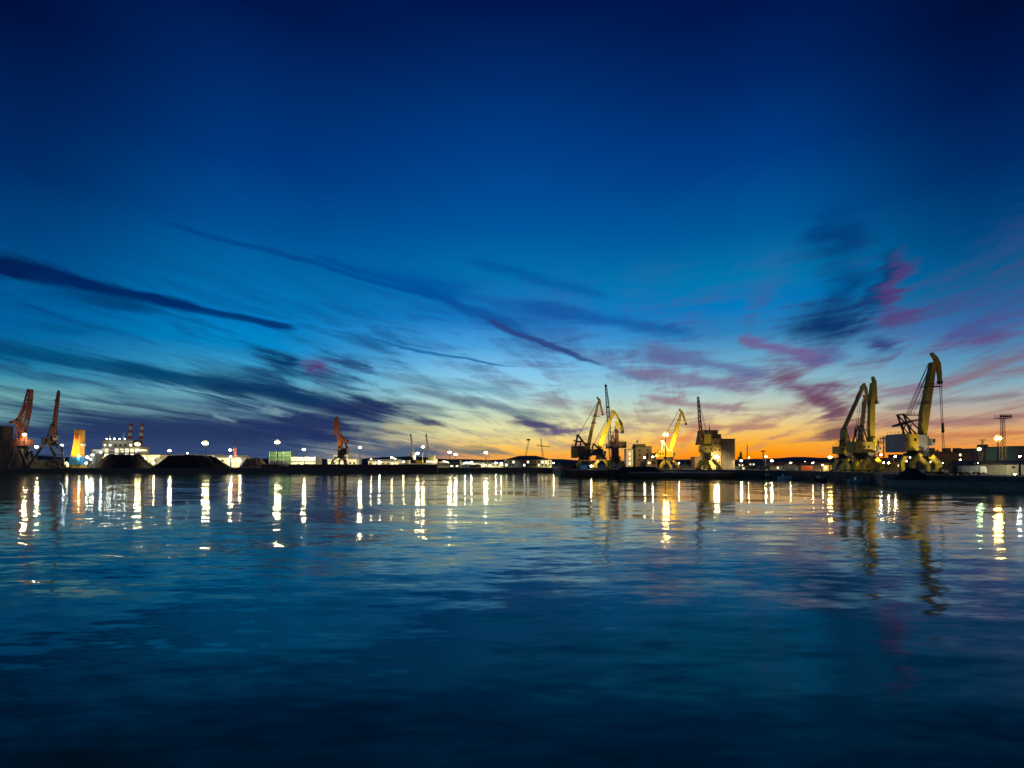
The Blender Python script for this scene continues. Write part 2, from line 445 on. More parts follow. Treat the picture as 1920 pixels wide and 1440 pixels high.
M_SILV = paint('bright_steel', (0.62,0.62,0.6), 0.4, (0.3,0.27,0.22), 0.4, 0.3)
LSC = 0.45
G_WHITE = glow('lamp_white', (1.0,0.86,0.42), 820*LSC)
G_COOL = glow('lamp_cool', (0.86,0.97,1.0), 700*LSC)
G_WARM = glow('lamp_warm', (1.0,0.80,0.40), 600*LSC)
G_SOD = glow('lamp_sodium', (1.0,0.62,0.14), 600*LSC)
G_GRN = glow('lamp_green', (0.55,1.0,0.35), 350*LSC)
G_SMALL = glow('lamp_small', (1.0,0.84,0.42), 250*LSC)
G_SMALLC = glow('lamp_small_cool', (0.85,1.0,0.85), 250*LSC)
G_RED = glow('lamp_red', (1.0,0.10,0.04), 40*LSC)
G_WIN = glow('lit_window', (1.0,0.78,0.38), 2.2)
G_WINC = glow('lit_window_pale', (1.0,0.95,0.72), 2.6)

G_HALO = glow('halo_pale', (1.0,0.84,0.36), 0.75)  # dim emission standing in for the halos round the lamps
G_HALOC = glow('halo_cool', (0.72,0.92,0.9), 0.7)
G_HALOO = glow('halo_orange', (1.0,0.55,0.10), 1.0)
G_HALOG = glow('halo_green', (0.45,0.9,0.25), 0.7)
HALO = {'lamp_white':G_HALO,'lamp_cool':G_HALOC,'lamp_warm':G_HALO,'lamp_sodium':G_HALOO,'lamp_green':G_HALOG}
def aim_spot(parent, loc, tgt, energy, col=(1.0,0.80,0.40), size=50):
    ld = bpy.data.lights.new('spot', 'SPOT'); ld.energy = energy; ld.color = col; ld.spot_size = R(size); ld.spot_blend = 0.7; ld.shadow_soft_size = 0.25
    lo = bpy.data.objects.new('spot', ld); link(lo, parent); lo.location = loc
    lo.rotation_euler = (Vector(tgt)-Vector(loc)).to_track_quat('-Z','Y').to_euler()
# ------------------------------------------------------------------ portal cranes
def crane(label, D, base, spec, group='portal cranes of the harbour'):
    """a slewing portal crane. spec gives its pieces as photo points turned into metres at distance D"""
    Y0 = D
    root = thing('portal_crane', (X(base,D), Y0, ZG), label, 'crane', group)
    s = D/F
    def U(px, py): return ((px-base)*s, EYE+(HOR-py)*s-ZG)
    def V(px, py, y=0.0): u = U(px, py); return (u[0], y, u[1])
    mt = spec['mats']
    # portal
    if 'legs' in spec:
        wl = spec.get('legw', 6)*s
        for y, pl in spec['legs']:
            q = MB(); p3 = [V(a, b_, y) for a, b_ in pl]
            for i, (p, r) in enumerate(zip(p3, p3[1:])):
                q.ribbon([(p[0],p[2],wl),(r[0],r[2],wl)], y-wl*0.42, y+wl*0.42)
            for p in p3[1:-1]:
                q.tube((p[0],y-wl*0.41,p[2]),(p[0],y+wl*0.41,p[2]), wl*0.5, None, 10)
            leg = q.build('leg', mt['leg'], root)
            f = p3[-1]; g = MB()
            g.box(f[0]-wl*0.9, f[0]+wl*0.9, y-wl*0.5, y+wl*0.5, 0.42, max(0.9, f[2]+0.3))
            for k in (-0.6, 0.0, 0.6): g.tube((f[0]+k*wl, y-wl*0.35, 0.42),(f[0]+k*wl, y+wl*0.35, 0.42), 0.42, None, 10)
            g.build('bogie', M_DARK, leg)
    if 'ring' in spec:
        x0, x1, y0, y1 = spec['ring']; a = U(x0,y1); c = U(x1,y0)
        q = MB(); r = (c[0]-a[0])/2; q.tube(((a[0]+c[0])/2,0,a[1]),((a[0]+c[0])/2,0,c[1]), r, r*0.92, 20)
        for k in range(16):
            an = k*math.pi/8; cx = (a[0]+c[0])/2
            q.beam((cx+r*1.05*math.cos(an), r*1.05*math.sin(an), c[1]),(cx+r*1.05*math.cos(an), r*1.05*math.sin(an), c[1]+1.1), 0.07)
        q.build('portal_ring', mt.get('ring', M_DARK), root)
    if 'turn' in spec:
        x0, x1, y0, y1 = spec['turn']; a = U(x0,y1); c = U(x1,y0)
        r = (c[0]-a[0])/2
        MB().tube(((a[0]+c[0])/2,0,a[1]),((a[0]+c[0])/2,0,c[1]), r*0.8, r, 18).build('turntable', mt.get('turn', M_DARK), root)
    # machine house
    for h in spec.get('house', []):
        x0, x1, y0, y1 = h['r']; a = U(x0,y1); c = U(x1,y0); hd = h.get('d', 2.6)
        q = MB().box(a[0],c[0],-hd,hd,a[1],c[1])
        q.box(a[0]-0.15,c[0]+0.15,-hd-0.15,hd+0.15,c[1],c[1]+0.25)
        hs = q.build('machine_house', h['m'], root)
        for wx in h.get('win', []):
            u = U(wx, h['wy']); MB().box(u[0]-0.45,u[0]+0.45,-hd-0.06,-hd+0.02,u[1]-0.5,u[1]+0.5).build('window', M_GLASS, hs)
        if h.get('end'):
            ex = U(h['end'], y1)[0]
            MB().box(a[0]-0.5,ex,-hd-0.3,hd+0.3,a[1]-0.6,c[1]+0.05).build('counterweight', h.get('endm', M_GREY), hs)
        # hand rails on the roof
        zt = c[1]+0.25
        for yy in (-hd, hd):
            q = MB(); q.beam((a[0],yy,zt+1.0),(c[0],yy,zt+1.0),0.06)
            for k in range(6):
                xx = a[0]+(c[0]-a[0])*k/5; q.beam((xx,yy,zt),(xx,yy,zt+1.0),0.06)
            q.build('handrail', M_DARK, hs)
    if 'column' in spec:
        pl = spec['column']; q = MB()
        q.ribbon([(*U(a,b_), wd*s) for a,b_,wd in pl], -1.7, 1.7); q.build('column', mt.get('column', mt['jib']), root)
    if 'cab' in spec:
        x0, x1, y0, y1 = spec['cab']; a = U(x0,y1); c = U(x1,y0)
        cb = MB().prism([(a[0],a[1]),(c[0]-0.4,a[1]),(c[0],c[1]-0.8),(c[0],c[1]),(a[0],c[1])], -3.4, -1.2).build('operator_cab', mt.get('cab', M_GREY), root)
        MB().box(a[0]+0.3,c[0]-0.3,-3.46,-3.38,(a[1]+c[1])/2-0.2,c[1]-0.3).build('window', M_GLASS, cb)
    # A-frame
    if 'aframe' in spec:
        q = MB()
        for ln in spec['aframe']:
            (a,b_),(c,d_) = ln[0], ln[1]; wd = (ln[2] if len(ln) > 2 else 1.6)*s
            for y in (-1.5, 1.5):
                q.beam(V(a,b_,y), V(c,d_,y), wd*0.8, None, wd)
            q.beam(V(a,b_,-1.5), V(a,b_,1.5), wd*0.8); q.beam(V(c,d_,-1.5), V(c,d_,1.5), wd*0.8)
        q.build('a_frame', mt.get('aframe', M_DARK), root)
    if 'rocker' in spec:
        q = MB()
        q.ribbon([(*U(a,b_), wd*s) for a,b_,wd in spec['rocker']], -1.0, 1.0); q.build('counterweight_arm', mt.get('aframe', M_DARK), root)
    # jib
    jb = None
    if 'jib' in spec:
        q = MB(); P3 = [(*U(a,b_), wd*s) for a,b_,wd in spec['jib']]
        jt = spec.get('jibt', 1.5)
        if spec.get('lattice'):
            for (x,z,wd),(x2,z2,wd2) in zip(P3, P3[1:]):
                n = max(3, int(math.hypot(x2-x,z2-z)/max(1.4,(wd+wd2)*0.5)))
                q.lattice((x,0,z),(x2,0,z2), wd, wd2, max(0.12, wd*0.10), n)
        else:
            q.ribbon(P3, -jt/2, jt/2)
            for (x,z,wd),(x2,z2,wd2) in zip(P3, P3[1:]):    # stiffener plates on the box girder
                n = max(2, int(math.hypot(x2-x,z2-z)/4))
                for k in range(1, n):
                    f = k/n; xx = x+(x2-x)*f; zz_ = z+(z2-z)*f; ww = wd+(wd2-wd)*f
                    d = Vector((x2-x,z2-z)).normalized()
                    q.ribbon([(xx-d.x*0.07,zz_-d.y*0.07,ww+0.12),(xx+d.x*0.07,zz_+d.y*0.07,ww+0.12)], -jt/2-0.06, jt/2+0.06)
        jb = q.build('jib', mt['jib'], root)
        for pl in spec.get('plats', []):
            (a,b_),(c,_) = pl; u = U(a,b_); u2 = U(c,b_)
            q = MB().box(u[0],u2[0],-1.3,1.3,u[1]-0.08,u[1]+0.08)
            for y in (-1.25,1.25):
                q.beam((u[0],y,u[1]+1.0),(u2[0],y,u[1]+1.0),0.07)
                for k in range(5): xx = u[0]+(u2[0]-u[0])*k/4; q.beam((xx,y,u[1]),(xx,y,u[1]+1.0),0.07)
            q.build('service_platform', M_DARK, jb)
    bt = spec.get('beakt', 1.2)
    for bk in spec.get('beaks', []):
        if spec.get('lattice'):
            q = MB(); B3 = [(*U(a,b_), wd*s) for a,b_,wd in bk]
            for (x,z,wd),(x2,z2,wd2) in zip(B3, B3[1:]):
                q.lattice((x,0,z),(x2,0,z2), wd, wd2, max(0.12, wd*0.10), max(2, int(math.hypot(x2-x,z2-z)/2)))
        else:
            q = MB().ribbon([(*U(a,b_), wd*s) for a,b_,wd in bk], -bt/2, bt/2)
        bo = q.build('jib_head', mt.get('beak', mt['jib']), root)
        e = bk[-1]; u = U(e[0], e[1])
        MB().tube((u[0],-0.5,u[1]-0.3),(u[0],0.5,u[1]-0.3), 0.75, None, 12).build('sheave', M_DARK, bo)
    for ln in spec.get('stays', []):
        q = MB(); r = 0.09
        for y in (-0.7, 0.7): q.tube(V(*ln[0],y), V(*ln[1],y), r, None, 5)
        q.build('stay_rope', M_ROPE, root)
    if 'hoist' in spec:
        (a,b_),(c,d_),hk = spec['hoist']; q = MB()
        for y in (-0.35, 0.35): q.tube(V(a,b_,y), V(c,d_,y), 0.10, None, 5)
        rp = q.build('hoist_rope', M_ROPE, root)
        u = U(*hk); MB().tube((u[0],0,u[1]-1.6),(u[0],0,u[1]+1.6), 0.45, 0.25, 8).ball((u[0],0,u[1]-1.6),0.5).build('hook_block', M_DARK, rp)
    for (a,b_),(c,d_),en,fw in spec.get('fill_spots', []):     # floodlights added out in front of the portal to brighten jib and legs
        p = V(a,b_,-fw); tg = V(c,d_,0)
        dr = (Vector(tg)-Vector(p)).normalized(); p2 = Vector(p)-dr*0.9
        fx = MB().tube(p2, Vector(p)-dr*0.15, 0.3, 0.42, 10).beam(p2, (p2.x, -fw+min(fw,2.5), p2.z-0.3), 0.2).build('floodlight', M_DARK, root)
        aim_spot(fx, p, tg, en, size=46)
    for lx, ly, r, gm in spec.get('lamps', []):
        u = U(lx, ly); fx = MB().box(u[0]-r*1.2,u[0]+r*1.2,-3.3+r*0.6,-3.3+r*1.1,u[1]-r*1.1,u[1]+r*1.1).build('floodlight', M_DARK, root)
        MB().ball((u[0],-3.3,u[1]), r, 1, (1,0.6,1)).build('lamp', gm, fx)
    return root

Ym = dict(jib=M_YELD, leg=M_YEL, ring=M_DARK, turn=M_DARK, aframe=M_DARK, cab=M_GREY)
crane('yellow portal crane with white-ended machine house and hanging hook rope, beside the long barge', 184, 1716, dict(fill_spots=[((1716,886),(1722,815),9000,12),((1722,888),(1724,868),6000,12)], mats=dict(Ym, column=M_GREY),
  legs=[(-4.5,[(1706,852),(1692,868),(1694,887)]),(4.5,[(1716,852),(1708,868),(1710,886)]),(-4.5,[(1726,855),(1741,869),(1740,887)]),(4.5,[(1736,852),(1757,871),(1760,886)])], legw=7,
  ring=(1697,1737,849,855), turn=(1700,1730,840,850),
  house=[dict(r=(1674,1711,816,845), m=M_YEL, win=[1678,1690,1705], wy=825, end=1686, endm=M_GREY, d=2.7), dict(r=(1711,1726,817,843), m=M_GREY, d=2.3)],
  column=[(1728,848,13),(1729,818,11)], cab=(1732,1740,823,836),
  aframe=[((1703,817),(1688,777),2.6),((1726,815),(1688,777),2.0),((1712,816),(1694,793),1.4),((1697,815),(1703,797),1.4)],
  rocker=[(1676,799,3),(1694,794,5),(1706,790,3),(1727,786,1.6)],
  jib=[(1729,818,10),(1733,775,14),(1740,735,11),(1749,680,8)], jibt=1.9,
  plats=[((1730,725),(1762,725)),((1722,757),(1738,757))],
  beaks=[[(1746,662,3),(1754,672,6),(1758,682,8),(1761,700,5.5),(1762,715,4)]],
  stays=[((1689,777),(1726,776)),((1689,779),(1727,779)),((1704,776),(1744,681)),((1710,776),(1746,690)),((1698,782),(1743,682))],
  hoist=((1763,716),(1769,840),(1768,801))))

crane('yellow portal crane with thick near-upright jib, right one of the crowded crane group', 226, 1622, dict(fill_spots=[((1626,884),(1636,815),24000,13),((1628,889),(1626,872),7000,13)], mats=dict(Ym, column=M_YEL),
  legs=[(-5,[(1614,860),(1604,873),(1609,893)]),(5,[(1620,860),(1616,873),(1618,890)]),(-5,[(1626,860),(1638,872),(1633,893)]),(5,[(1632,860),(1648,871),(1646,890)])], legw=7,
  ring=(1603,1642,856,861), turn=(1600,1640,849,857),
  house=[dict(r=(1596,1632,830,849), m=M_OLV, win=[1604,1612,1620], wy=838, d=3.0)],
  column=[(1635,848,9),(1634,822,9)], cab=(1637,1643,838,847),
  aframe=[((1603,829),(1613,799),2.4),((1623,829),(1613,799),2.4),((1608,815),(1619,815),1.4),((1626,829),(1620,805),1.2)],
  jib=[(1634,830,8),(1633,800,9),(1634,760,9),(1637,718,7)], jibt=2.0,
  beaks=[[(1636,706,2.5),(1639,716,6),(1641,735,4),(1642,752,3.5)]],
  plats=[((1637,757),(1646,757))],
  stays=[((1614,799),(1634,730)),((1615,800),(1632,745))],
  lamps=[(1656,868,0.35,G_SMALL)]))
crane('slender yellow portal crane with long slanting jib, left one of the crowded crane group', 240, 1583, dict(fill_spots=[((1586,884),(1585,840),10000,12),((1584,889),(1584,872),5000,12)], mats=dict(Ym, jib=M_OLV, beak=M_OLV),
  legs=[(-4.5,[(1578,860),(1566,874),(1568,891)]),(4.5,[(1582,860),(1574,874),(1575,889)]),(-4.5,[(1588,860),(1597,874),(1596,891)]),(4.5,[(1592,860),(1602,873),(1601,889)])], legw=5.5,
  ring=(1570,1598,857,861), turn=(1572,1596,851,858),
  house=[dict(r=(1567,1597,838,851), m=M_YELD, win=[1573,1580,1588], wy=843, d=2.6)],
  column=[(1583,850,5),(1582,806,6)], aframe=[((1578,838),(1582,803),1.6),((1592,838),(1582,803),1.6),((1578,826),(1590,828),1.0)],
  rocker=[(1575,827,2.5),(1584,826,3),(1594,829,2)],
  jib=[(1582,805,5),(1600,765,5),(1620,722,4)], jibt=1.4,
  beaks=[[(1613,727,2),(1620,720,4),(1623,728,4),(1627,750,2.8),(1631,776,2)]],
  stays=[((1583,803),(1614,727))]))
crane('smaller yellow portal crane standing between two taller neighbours in the crowded group', 262, 1611, dict(mats=dict(Ym, jib=M_YELD, beak=M_YELD),
  legs=[(-4,[(1606,864),(1600,876),(1601,889)]),(4,[(1616,864),(1623,876),(1622,889)])], legw=4.5, ring=(1600,1622,861,865), turn=(1602,1620,856,862),
  house=[dict(r=(1599,1620,846,857), m=M_YELD, d=2.4)], aframe=[((1603,846),(1607,800),1.2),((1612,846),(1607,800),1.2)],
  jib=[(1612,846,5),(1616,800,5),(1620,752,3.5)], jibt=1.3, beaks=[[(1619,741,2.5),(1622,746,4),(1621,765,3),(1618,791,3)]],
  stays=[((1607,801),(1610,760)),((1608,801),(1619,748))]))

crane('dark olive portal crane with block-like machine house, left one of the mid-harbour trio', 325, 1095, dict(fill_spots=[((1090,868),(1112,800),9000,14)], mats=dict(Ym, jib=M_OLV, leg=M_YELD),
  legs=[(-4.5,[(1089,862),(1081,871),(1082,883)]),(4.5,[(1093,862),(1088,872),(1089,882)]),(-4.5,[(1100,862),(1109,871),(1108,883)]),(4.5,[(1103,862),(1113,871),(1113,882)])], legw=5,
  ring=(1084,1107,859,863), turn=(1084,1106,856,860),
  house=[dict(r=(1073,1104,837,857), m=M_DARK, win=[1087,1093,1099], wy=843, end=1082, endm=M_OLV, d=2.7)],
  aframe=[((1079,837),(1083,815),2.4),((1100,837),(1083,815),2.2),((1088,837),(1090,824),1.4)], rocker=[(1075,826,1.6),(1083,828,3),(1092,828,2.5),(1103,834,1.5)],
  column=[(1103,857,5),(1104,834,5)], cab=(1105,1109,848,856),
  jib=[(1103,838,6.5),(1108,812,6),(1117,775,4.5),(1122,753,3.2)], jibt=1.5, plats=[((1111,781),(1124,781)),((1108,794),(1118,794))],
  beaks=[[(1119,744,2.2),(1124,751,4.5),(1126,760,3),(1130,776,2.4)]],
  stays=[((1084,815),(1108,808)),((1085,815),(1118,758))]))
crane('yellow portal crane with broad slanting jib, middle one of the mid-harbour trio', 319, 1127, dict(fill_spots=[((1116,862),(1136,806),60000,14),((1112,868),(1128,870),9000,14)], mats=dict(Ym, jib=M_YEL),
  legs=[(-4.5,[(1121,862),(1113,871),(1115,884)]),(4.5,[(1124,862),(1120,872),(1121,882)]),(-4.5,[(1131,862),(1138,871),(1137,884)]),(4.5,[(1134,862),(1143,871),(1142,882)])], legw=4.5,
  ring=(1116,1138,858,862), turn=(1117,1136,853,859),
  house=[dict(r=(1107,1130,843,854), m=M_DARK, d=2.4)], aframe=[((1110,843),(1113,832),1.6),((1124,843),(1113,832),1.6)],
  cab=(1131,1135,846,853), column=[(1124,853,5),(1123,843,6)],
  jib=[(1122,846,7),(1128,826,9),(1140,797,7),(1150,774,4)], jibt=1.6,
  beaks=[[(1146,769,2),(1152,772,4),(1159,783,3.4),(1165,794,4.5),(1168,809,3.4)]],
  stays=[((1114,832),(1147,770))], lamps=[(1107,874,0.45,G_WARM)]))
crane('brown portal crane with upright jib and yellow head, right one of the mid-harbour trio', 318, 1153, dict(fill_spots=[((1150,868),(1161,800),13000,14)], mats=dict(Ym, jib=M_REDB, beak=M_YEL, leg=M_YELD),
  legs=[(-4.5,[(1148,866),(1138,873),(1137,887)]),(4.5,[(1152,866),(1144,873),(1144,885)]),(-4.5,[(1158,866),(1168,873),(1168,887)]),(4.5,[(1161,866),(1171,873),(1172,885)])], legw=4.5,
  ring=(1143,1166,862,867), turn=(1144,1164,856,863),
  house=[dict(r=(1137,1153,833,841), m=M_DARK, d=2.4), dict(r=(1160,1173,829,840), m=M_BRN, d=2.4)],
  column=[(1150,857,6),(1149,826,4)], aframe=[((1143,833),(1149,815),1.3),((1152,833),(1149,815),1.3)],
  jib=[(1157,868,7),(1156,840,7.5),(1156,806,6)], jibt=1.7, plats=[((1150,811),(1163,811)),((1143,812),(1150,812))],
  beaks=[[(1154,789,2),(1157,796,4),(1155,808,3)],[(1158,792,3),(1163,799,3.5),(1166,809,2.5)]], stays=[((1149,816),(1155,797))]))
crane('bright yellow portal crane with slanting jib under the single orange floodlight', 332, 1252, dict(fill_spots=[((1252,868),(1267,806),60000,14),((1250,872),(1252,866),7000,14)], mats=dict(Ym, jib=M_YEL, beak=M_YELD, aframe=M_WHT, column=M_WHT),
  legs=[(-4.5,[(1245,864),(1237,872),(1235,880)]),(4.5,[(1249,864),(1243,873),(1243,880)]),(-4.5,[(1258,864),(1267,873),(1269,880)]),(4.5,[(1255,864),(1261,873),(1262,880)])], legw=4.5,
  ring=(1242,1263,860,865), turn=(1244,1262,857,862),
  house=[dict(r=(1232,1259,847,857), m=M_YEL, win=[1236,1241,1246], wy=851, d=2.6)],
  column=[(1257,858,5),(1257,843,5)], aframe=[((1239,847),(1241,825),1.8),((1253,847),(1241,825),1.5),((1246,847),(1247,832),1.2)],
  cab=(1259,1263,849,857),
  jib=[(1257,846,5.5),(1263,825,6.5),(1270,800,6),(1277,775,3.6)], jibt=1.5,
  beaks=[[(1273,767,2),(1278,772,4.2),(1282,782,3),(1286,794,2.8)]], stays=[((1242,825),(1274,768))]))
crane('olive portal crane with tall thin dark lattice jib, in front of the grain silo', 300, 1324, dict(fill_spots=[((1330,866),(1325,825),7000,14)], mats=dict(jib=M_REDB, leg=M_YEL, ring=M_OLV, turn=M_OLV, column=M_OLV, aframe=M_OLV),
  legs=[(-4.5,[(1318,862),(1306,874),(1304,882)]),(4.5,[(1321,862),(1314,873),(1313,880)]),(-4.5,[(1330,862),(1342,874),(1344,882)]),(4.5,[(1328,862),(1335,873),(1336,880)])], legw=5,
  ring=(1316,1333,859,863), column=[(1325,862,11),(1325,848,12)],
  house=[dict(r=(1314,1334,837,848), m=M_OLV, d=3.4, win=[1319,1329], wy=842), dict(r=(1318,1331,815,837), m=M_YELD, d=2.0)],
  aframe=[((1319,837),(1321,810),1.6),((1331,837),(1329,810),1.6)],
  jib=[(1317,838,5),(1312,790,4),(1309,744,2.6)], jibt=1.0, lattice=True, stays=[((1325,811),(1309,748))]))
# shore left
crane('rust-orange lattice portal crane leaning right, at the far left above the scrap heap', 404, 44, dict(fill_spots=[((44,862),(50,770),28000,16)], mats=dict(jib=M_ORG, leg=M_DARK, ring=M_DARK, turn=M_DARK, aframe=M_ORG), lattice=True,
  legs=[(-5,[(38,845),(27,870),(26,878)]),(5,[(42,845),(34,868),(34,878)]),(-5,[(50,845),(60,870),(61,878)]),(5,[(47,845),(54,868),(55,878)])], legw=4,
  ring=(36,53,841,846), turn=(37,52,836,842), house=[dict(r=(26,56,824,836), m=M_REDB, d=3.2, win=[46,51], wy=829)],
  column=[(44,836,6),(44,806,6)], aframe=[((33,824),(34,788),2.4),((44,808),(34,788),2.2)], rocker=[(19,792,5),(28,790,4),(36,784,4),(47,760,2)],
  jib=[(43,810,7),(50,770,9),(57,730,5)], beaks=[[(57,730,3),(56,752,4),(53,785,3)]], stays=[((35,787),(55,732))], lamps=[]))
crane('dark portal crane with near-vertical red-brown jib on tall lattice legs at the left quay', 404, 97, dict(fill_spots=[((97,866),(103,790),26000,16)], mats=dict(jib=M_REDB, leg=M_DARK, ring=M_DARK, turn=M_DARK, aframe=M_DARK, column=M_REDB),
  legs=[(-6,[(95,834),(84,850),(68,872),(67,878)]),(6,[(96,834),(91,855),(88,872),(88,878)]),(-6,[(104,834),(113,850),(123,872),(124,878)]),(6,[(102,834),(106,855),(108,872),(108,878)])], legw=2.6,
  ring=(90,108,832,836), turn=(91,106,828,833), house=[dict(r=(84,101,821,833), m=M_DARK, d=3.2)],
  column=[(100,832,6),(102,800,6)], cab=(107,113,817,825), aframe=[((92,821),(99,795),1.8),((106,821),(101,795),1.4),((76,853),(119,853),1.6)],
  jib=[(101,812,6),(104,780,5.2),(108,750,3.6),(110,735,3)], jibt=2.0, beaks=[[(104,751,2),(108,748,3),(110,733,3)]], plats=[((103,752),(110,752))]))
crane('small rust-orange portal crane with hanging jib head, alone on the long pier', 436, 640, dict(fill_spots=[((636,866),(634,810),26000,14)], mats=dict(jib=M_ORG, leg=M_REDB, ring=M_DARK, turn=M_REDB, aframe=M_ORG, column=M_ORG),
  legs=[(-5,[(636,858),(628,863),(623,874)]),(5,[(638,858),(633,863),(631,873)]),(-5,[(643,858),(649,863),(652,874)]),(5,[(642,858),(645,863),(647,873)])], legw=2.6,
  ring=(632,648,855,859), turn=(633,647,851,856), house=[dict(r=(637,652,841,852), m=M_BRN, d=3.0, win=[641,646], wy=846)],
  column=[(638,852,6),(637,840,6)], aframe=[((640,841),(641,818),1.8),((652,841),(641,818),1.8)], rocker=[(655,828,3),(647,824,3),(641,818,2),(636,812,1.6)],
  jib=[(637,845,6),(635,815,6),(632,786,4)], jibt=1.8, beaks=[[(633,780,2.5),(629,788,5),(629,800,4),(627,815,3)]], stays=[((641,818),(634,784))]))
# ------------------------------------------------------------------ lamps
def floodlight_mast(px, py, D, gm, r, label, heads=3, group='floodlight masts round the harbour', z0=ZG, wide=1.0, pole=True):
    root = thing('floodlight_mast', (X(px,D), D, z0), label, 'floodlight', group)
    h = Z(py, D)-z0; r = r*0.42; wide = wide*1.2
    if pole:
        MB().tube((0,0,0),(0,0,h+0.5), 0.32+h*0.006, 0.16, 8).build('pole', M_DARK, root)
    wd = r*0.95*(heads-1)*wide
    q = MB().beam((-wd-r,0,h),(wd+r,0,h),0.16)
    q.build('crossbar', M_DARK, root)
    if r > 0.2:      # dim glowing disc added as a halo round the lamps
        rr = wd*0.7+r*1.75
        MB().tube((0,0.12*r,h),(0,0.5*r,h),rr,rr*0.9,16).build('halo_disc', HALO[gm.name], root)
    for k in range(heads):
        x = 0 if heads == 1 else -wd+2*wd*k/(heads-1)
        fx = MB().prism([(x-r*0.7,h-r*0.8),(x+r*0.7,h-r*0.8),(x+r*0.9,h+r*0.8),(x-r*0.9,h+r*0.8)], -r*0.2, r*0.5).build('floodlight', M_DARK, root)
        MB().ball((x,-r*0.45,h), r, 1, (0.95,0.45,0.85)).build('lamp', gm, fx)
    return root
def lamp_post(px, py, D, gm, r, label, group='small lamps along the quays', z0=ZG):
    root = thing('lamp_post', (X(px,D), D, z0), label, 'lamp', group)
    h = Z(py, D)-z0
    MB().tube((0,0,0),(0,0,h+r), 0.14, 0.09, 6).beam((0,0,h+r),(0,-1.2,h+r),0.12).build('pole', M_DARK, root)
    MB().ball((0,-1.2,h), r, 1, (1,1,0.7)).build('lamp', gm, root)
    return root
FL = [
 (46,815,398,G_WHITE,1.5,2,'twin white floodlight at the foot of the leaning orange crane'),
 (69,838,440,G_WHITE,1.5,2,'white floodlight between the scrap heap and the dark lattice-legged crane'),
 (116,835,436,G_COOL,1.3,2,'cool white floodlight just right of the dark lattice-legged crane'),
 (258,833,452,G_WHITE,1.5,3,'white floodlight in front of the red-banded chimneys'),
 (318,845,442,G_WHITE,1.3,2,'white floodlight over the gap between the two coal heaps'),
 (385,831,446,G_WHITE,1.5,4,'wide four-lamp floodlight high above the larger coal heap'),
 (432,844,444,G_WHITE,1.2,2,'white floodlight just left of the small red tower'),
 (433,856,440,G_COOL,1.1,1,'single white lamp low below the floodlight by the red tower'),
 (450,864,436,G_WHITE,1.0,2,'low white floodlight at the foot of the larger coal heap'),
 (520,829,440,G_WHITE,1.6,3,'white floodlight high above the green netted scaffold'),
 (570,843,436,G_WHITE,1.4,2,'white floodlight above the striped white pier building'),
 (675,839,440,G_WHITE,1.4,2,'white floodlight right of the lone rust-orange pier crane'),
 (696,861,438,G_WARM,0.9,1,'small warm lamp on the pier before the far blue ridge'),
 (783,850,450,G_WHITE,1.3,2,'white floodlight below the left white deck boom of the ship'),
 (793,838,456,G_WARM,1.4,2,'warm floodlight between the two white deck booms of the ship'),
 (843,848,440,G_WHITE,1.4,2,'left of two yellow-white floodlights above the dark block building'),
 (854,852,440,G_WHITE,1.3,2,'right of two yellow-white floodlights above the dark block building'),
 (911,849,440,G_WHITE,1.6,2,'white floodlight rising over the round tree'),
 (1038,868,436,G_WHITE,0.9,1,'white lamp at the right end of the hip-roofed building'),
 (1248,815,323,G_SOD,1.9,2,'orange floodlight glowing beside the slanting bright yellow jib'),
 (1343,857,322,G_WHITE,1.7,2,'white floodlight at the foot of the grain silo'),
 (1273,868,345,G_WARM,0.8,1,'warm lamp right of the crane with the orange floodlight'),
 (1390,864,330,G_WARM,0.8,2,'warm floodlight right of the grey silo block'),
 (1404,858,350,G_WARM,0.6,1,'small warm lamp beside the thin mast right of the silo'),
 (1436,856,320,G_WARM,0.7,2,'warm floodlight left above the dome of dark trees'),
 (1447,864,312,G_WHITE,0.8,2,'white floodlight right above the dome of dark trees'),
 (1556,857,262,G_SOD,1.0,2,'orange floodlight just left of the crowded crane group'),
 (1510,866,300,G_WARM,0.45,1,'small warm lamp over the low houses'),
 (1871,822,224,G_SOD,1.6,2,'yellow floodlight beside the tall lattice light tower'),
 (1836,842,250,G_GRN,1.0,2,'greenish floodlight above the dark apartment block'),
 (1912,856,163,G_COOL,0.40,2,'cool white floodlight over the cream shed at the right edge'),
]
for px, py, D, gm, r, n, lb in FL:
    fm = floodlight_mast(px, py, D, gm, r, lb, n)
    if px == 1912: aim_spot(fm, (0,0.4,Z(py,D)-ZG-0.3), (1,11,1.5), 5200, (1.0,0.93,0.6), 140)
    if r >= 0.8:        # the beams of the lamps, thrown down and back over the yard
        h = Z(py, D)-ZG
        aim_spot(fm, (0,0.6,h-0.4), (0,h*0.8+4,0), 14000*r*r*(1.6 if D > 400 else 0.7), {'lamp_cool':(0.9,1.0,0.95),'lamp_sodium':(1.0,0.62,0.15)}.get(gm.name,(1.0,0.86,0.45)), 150)
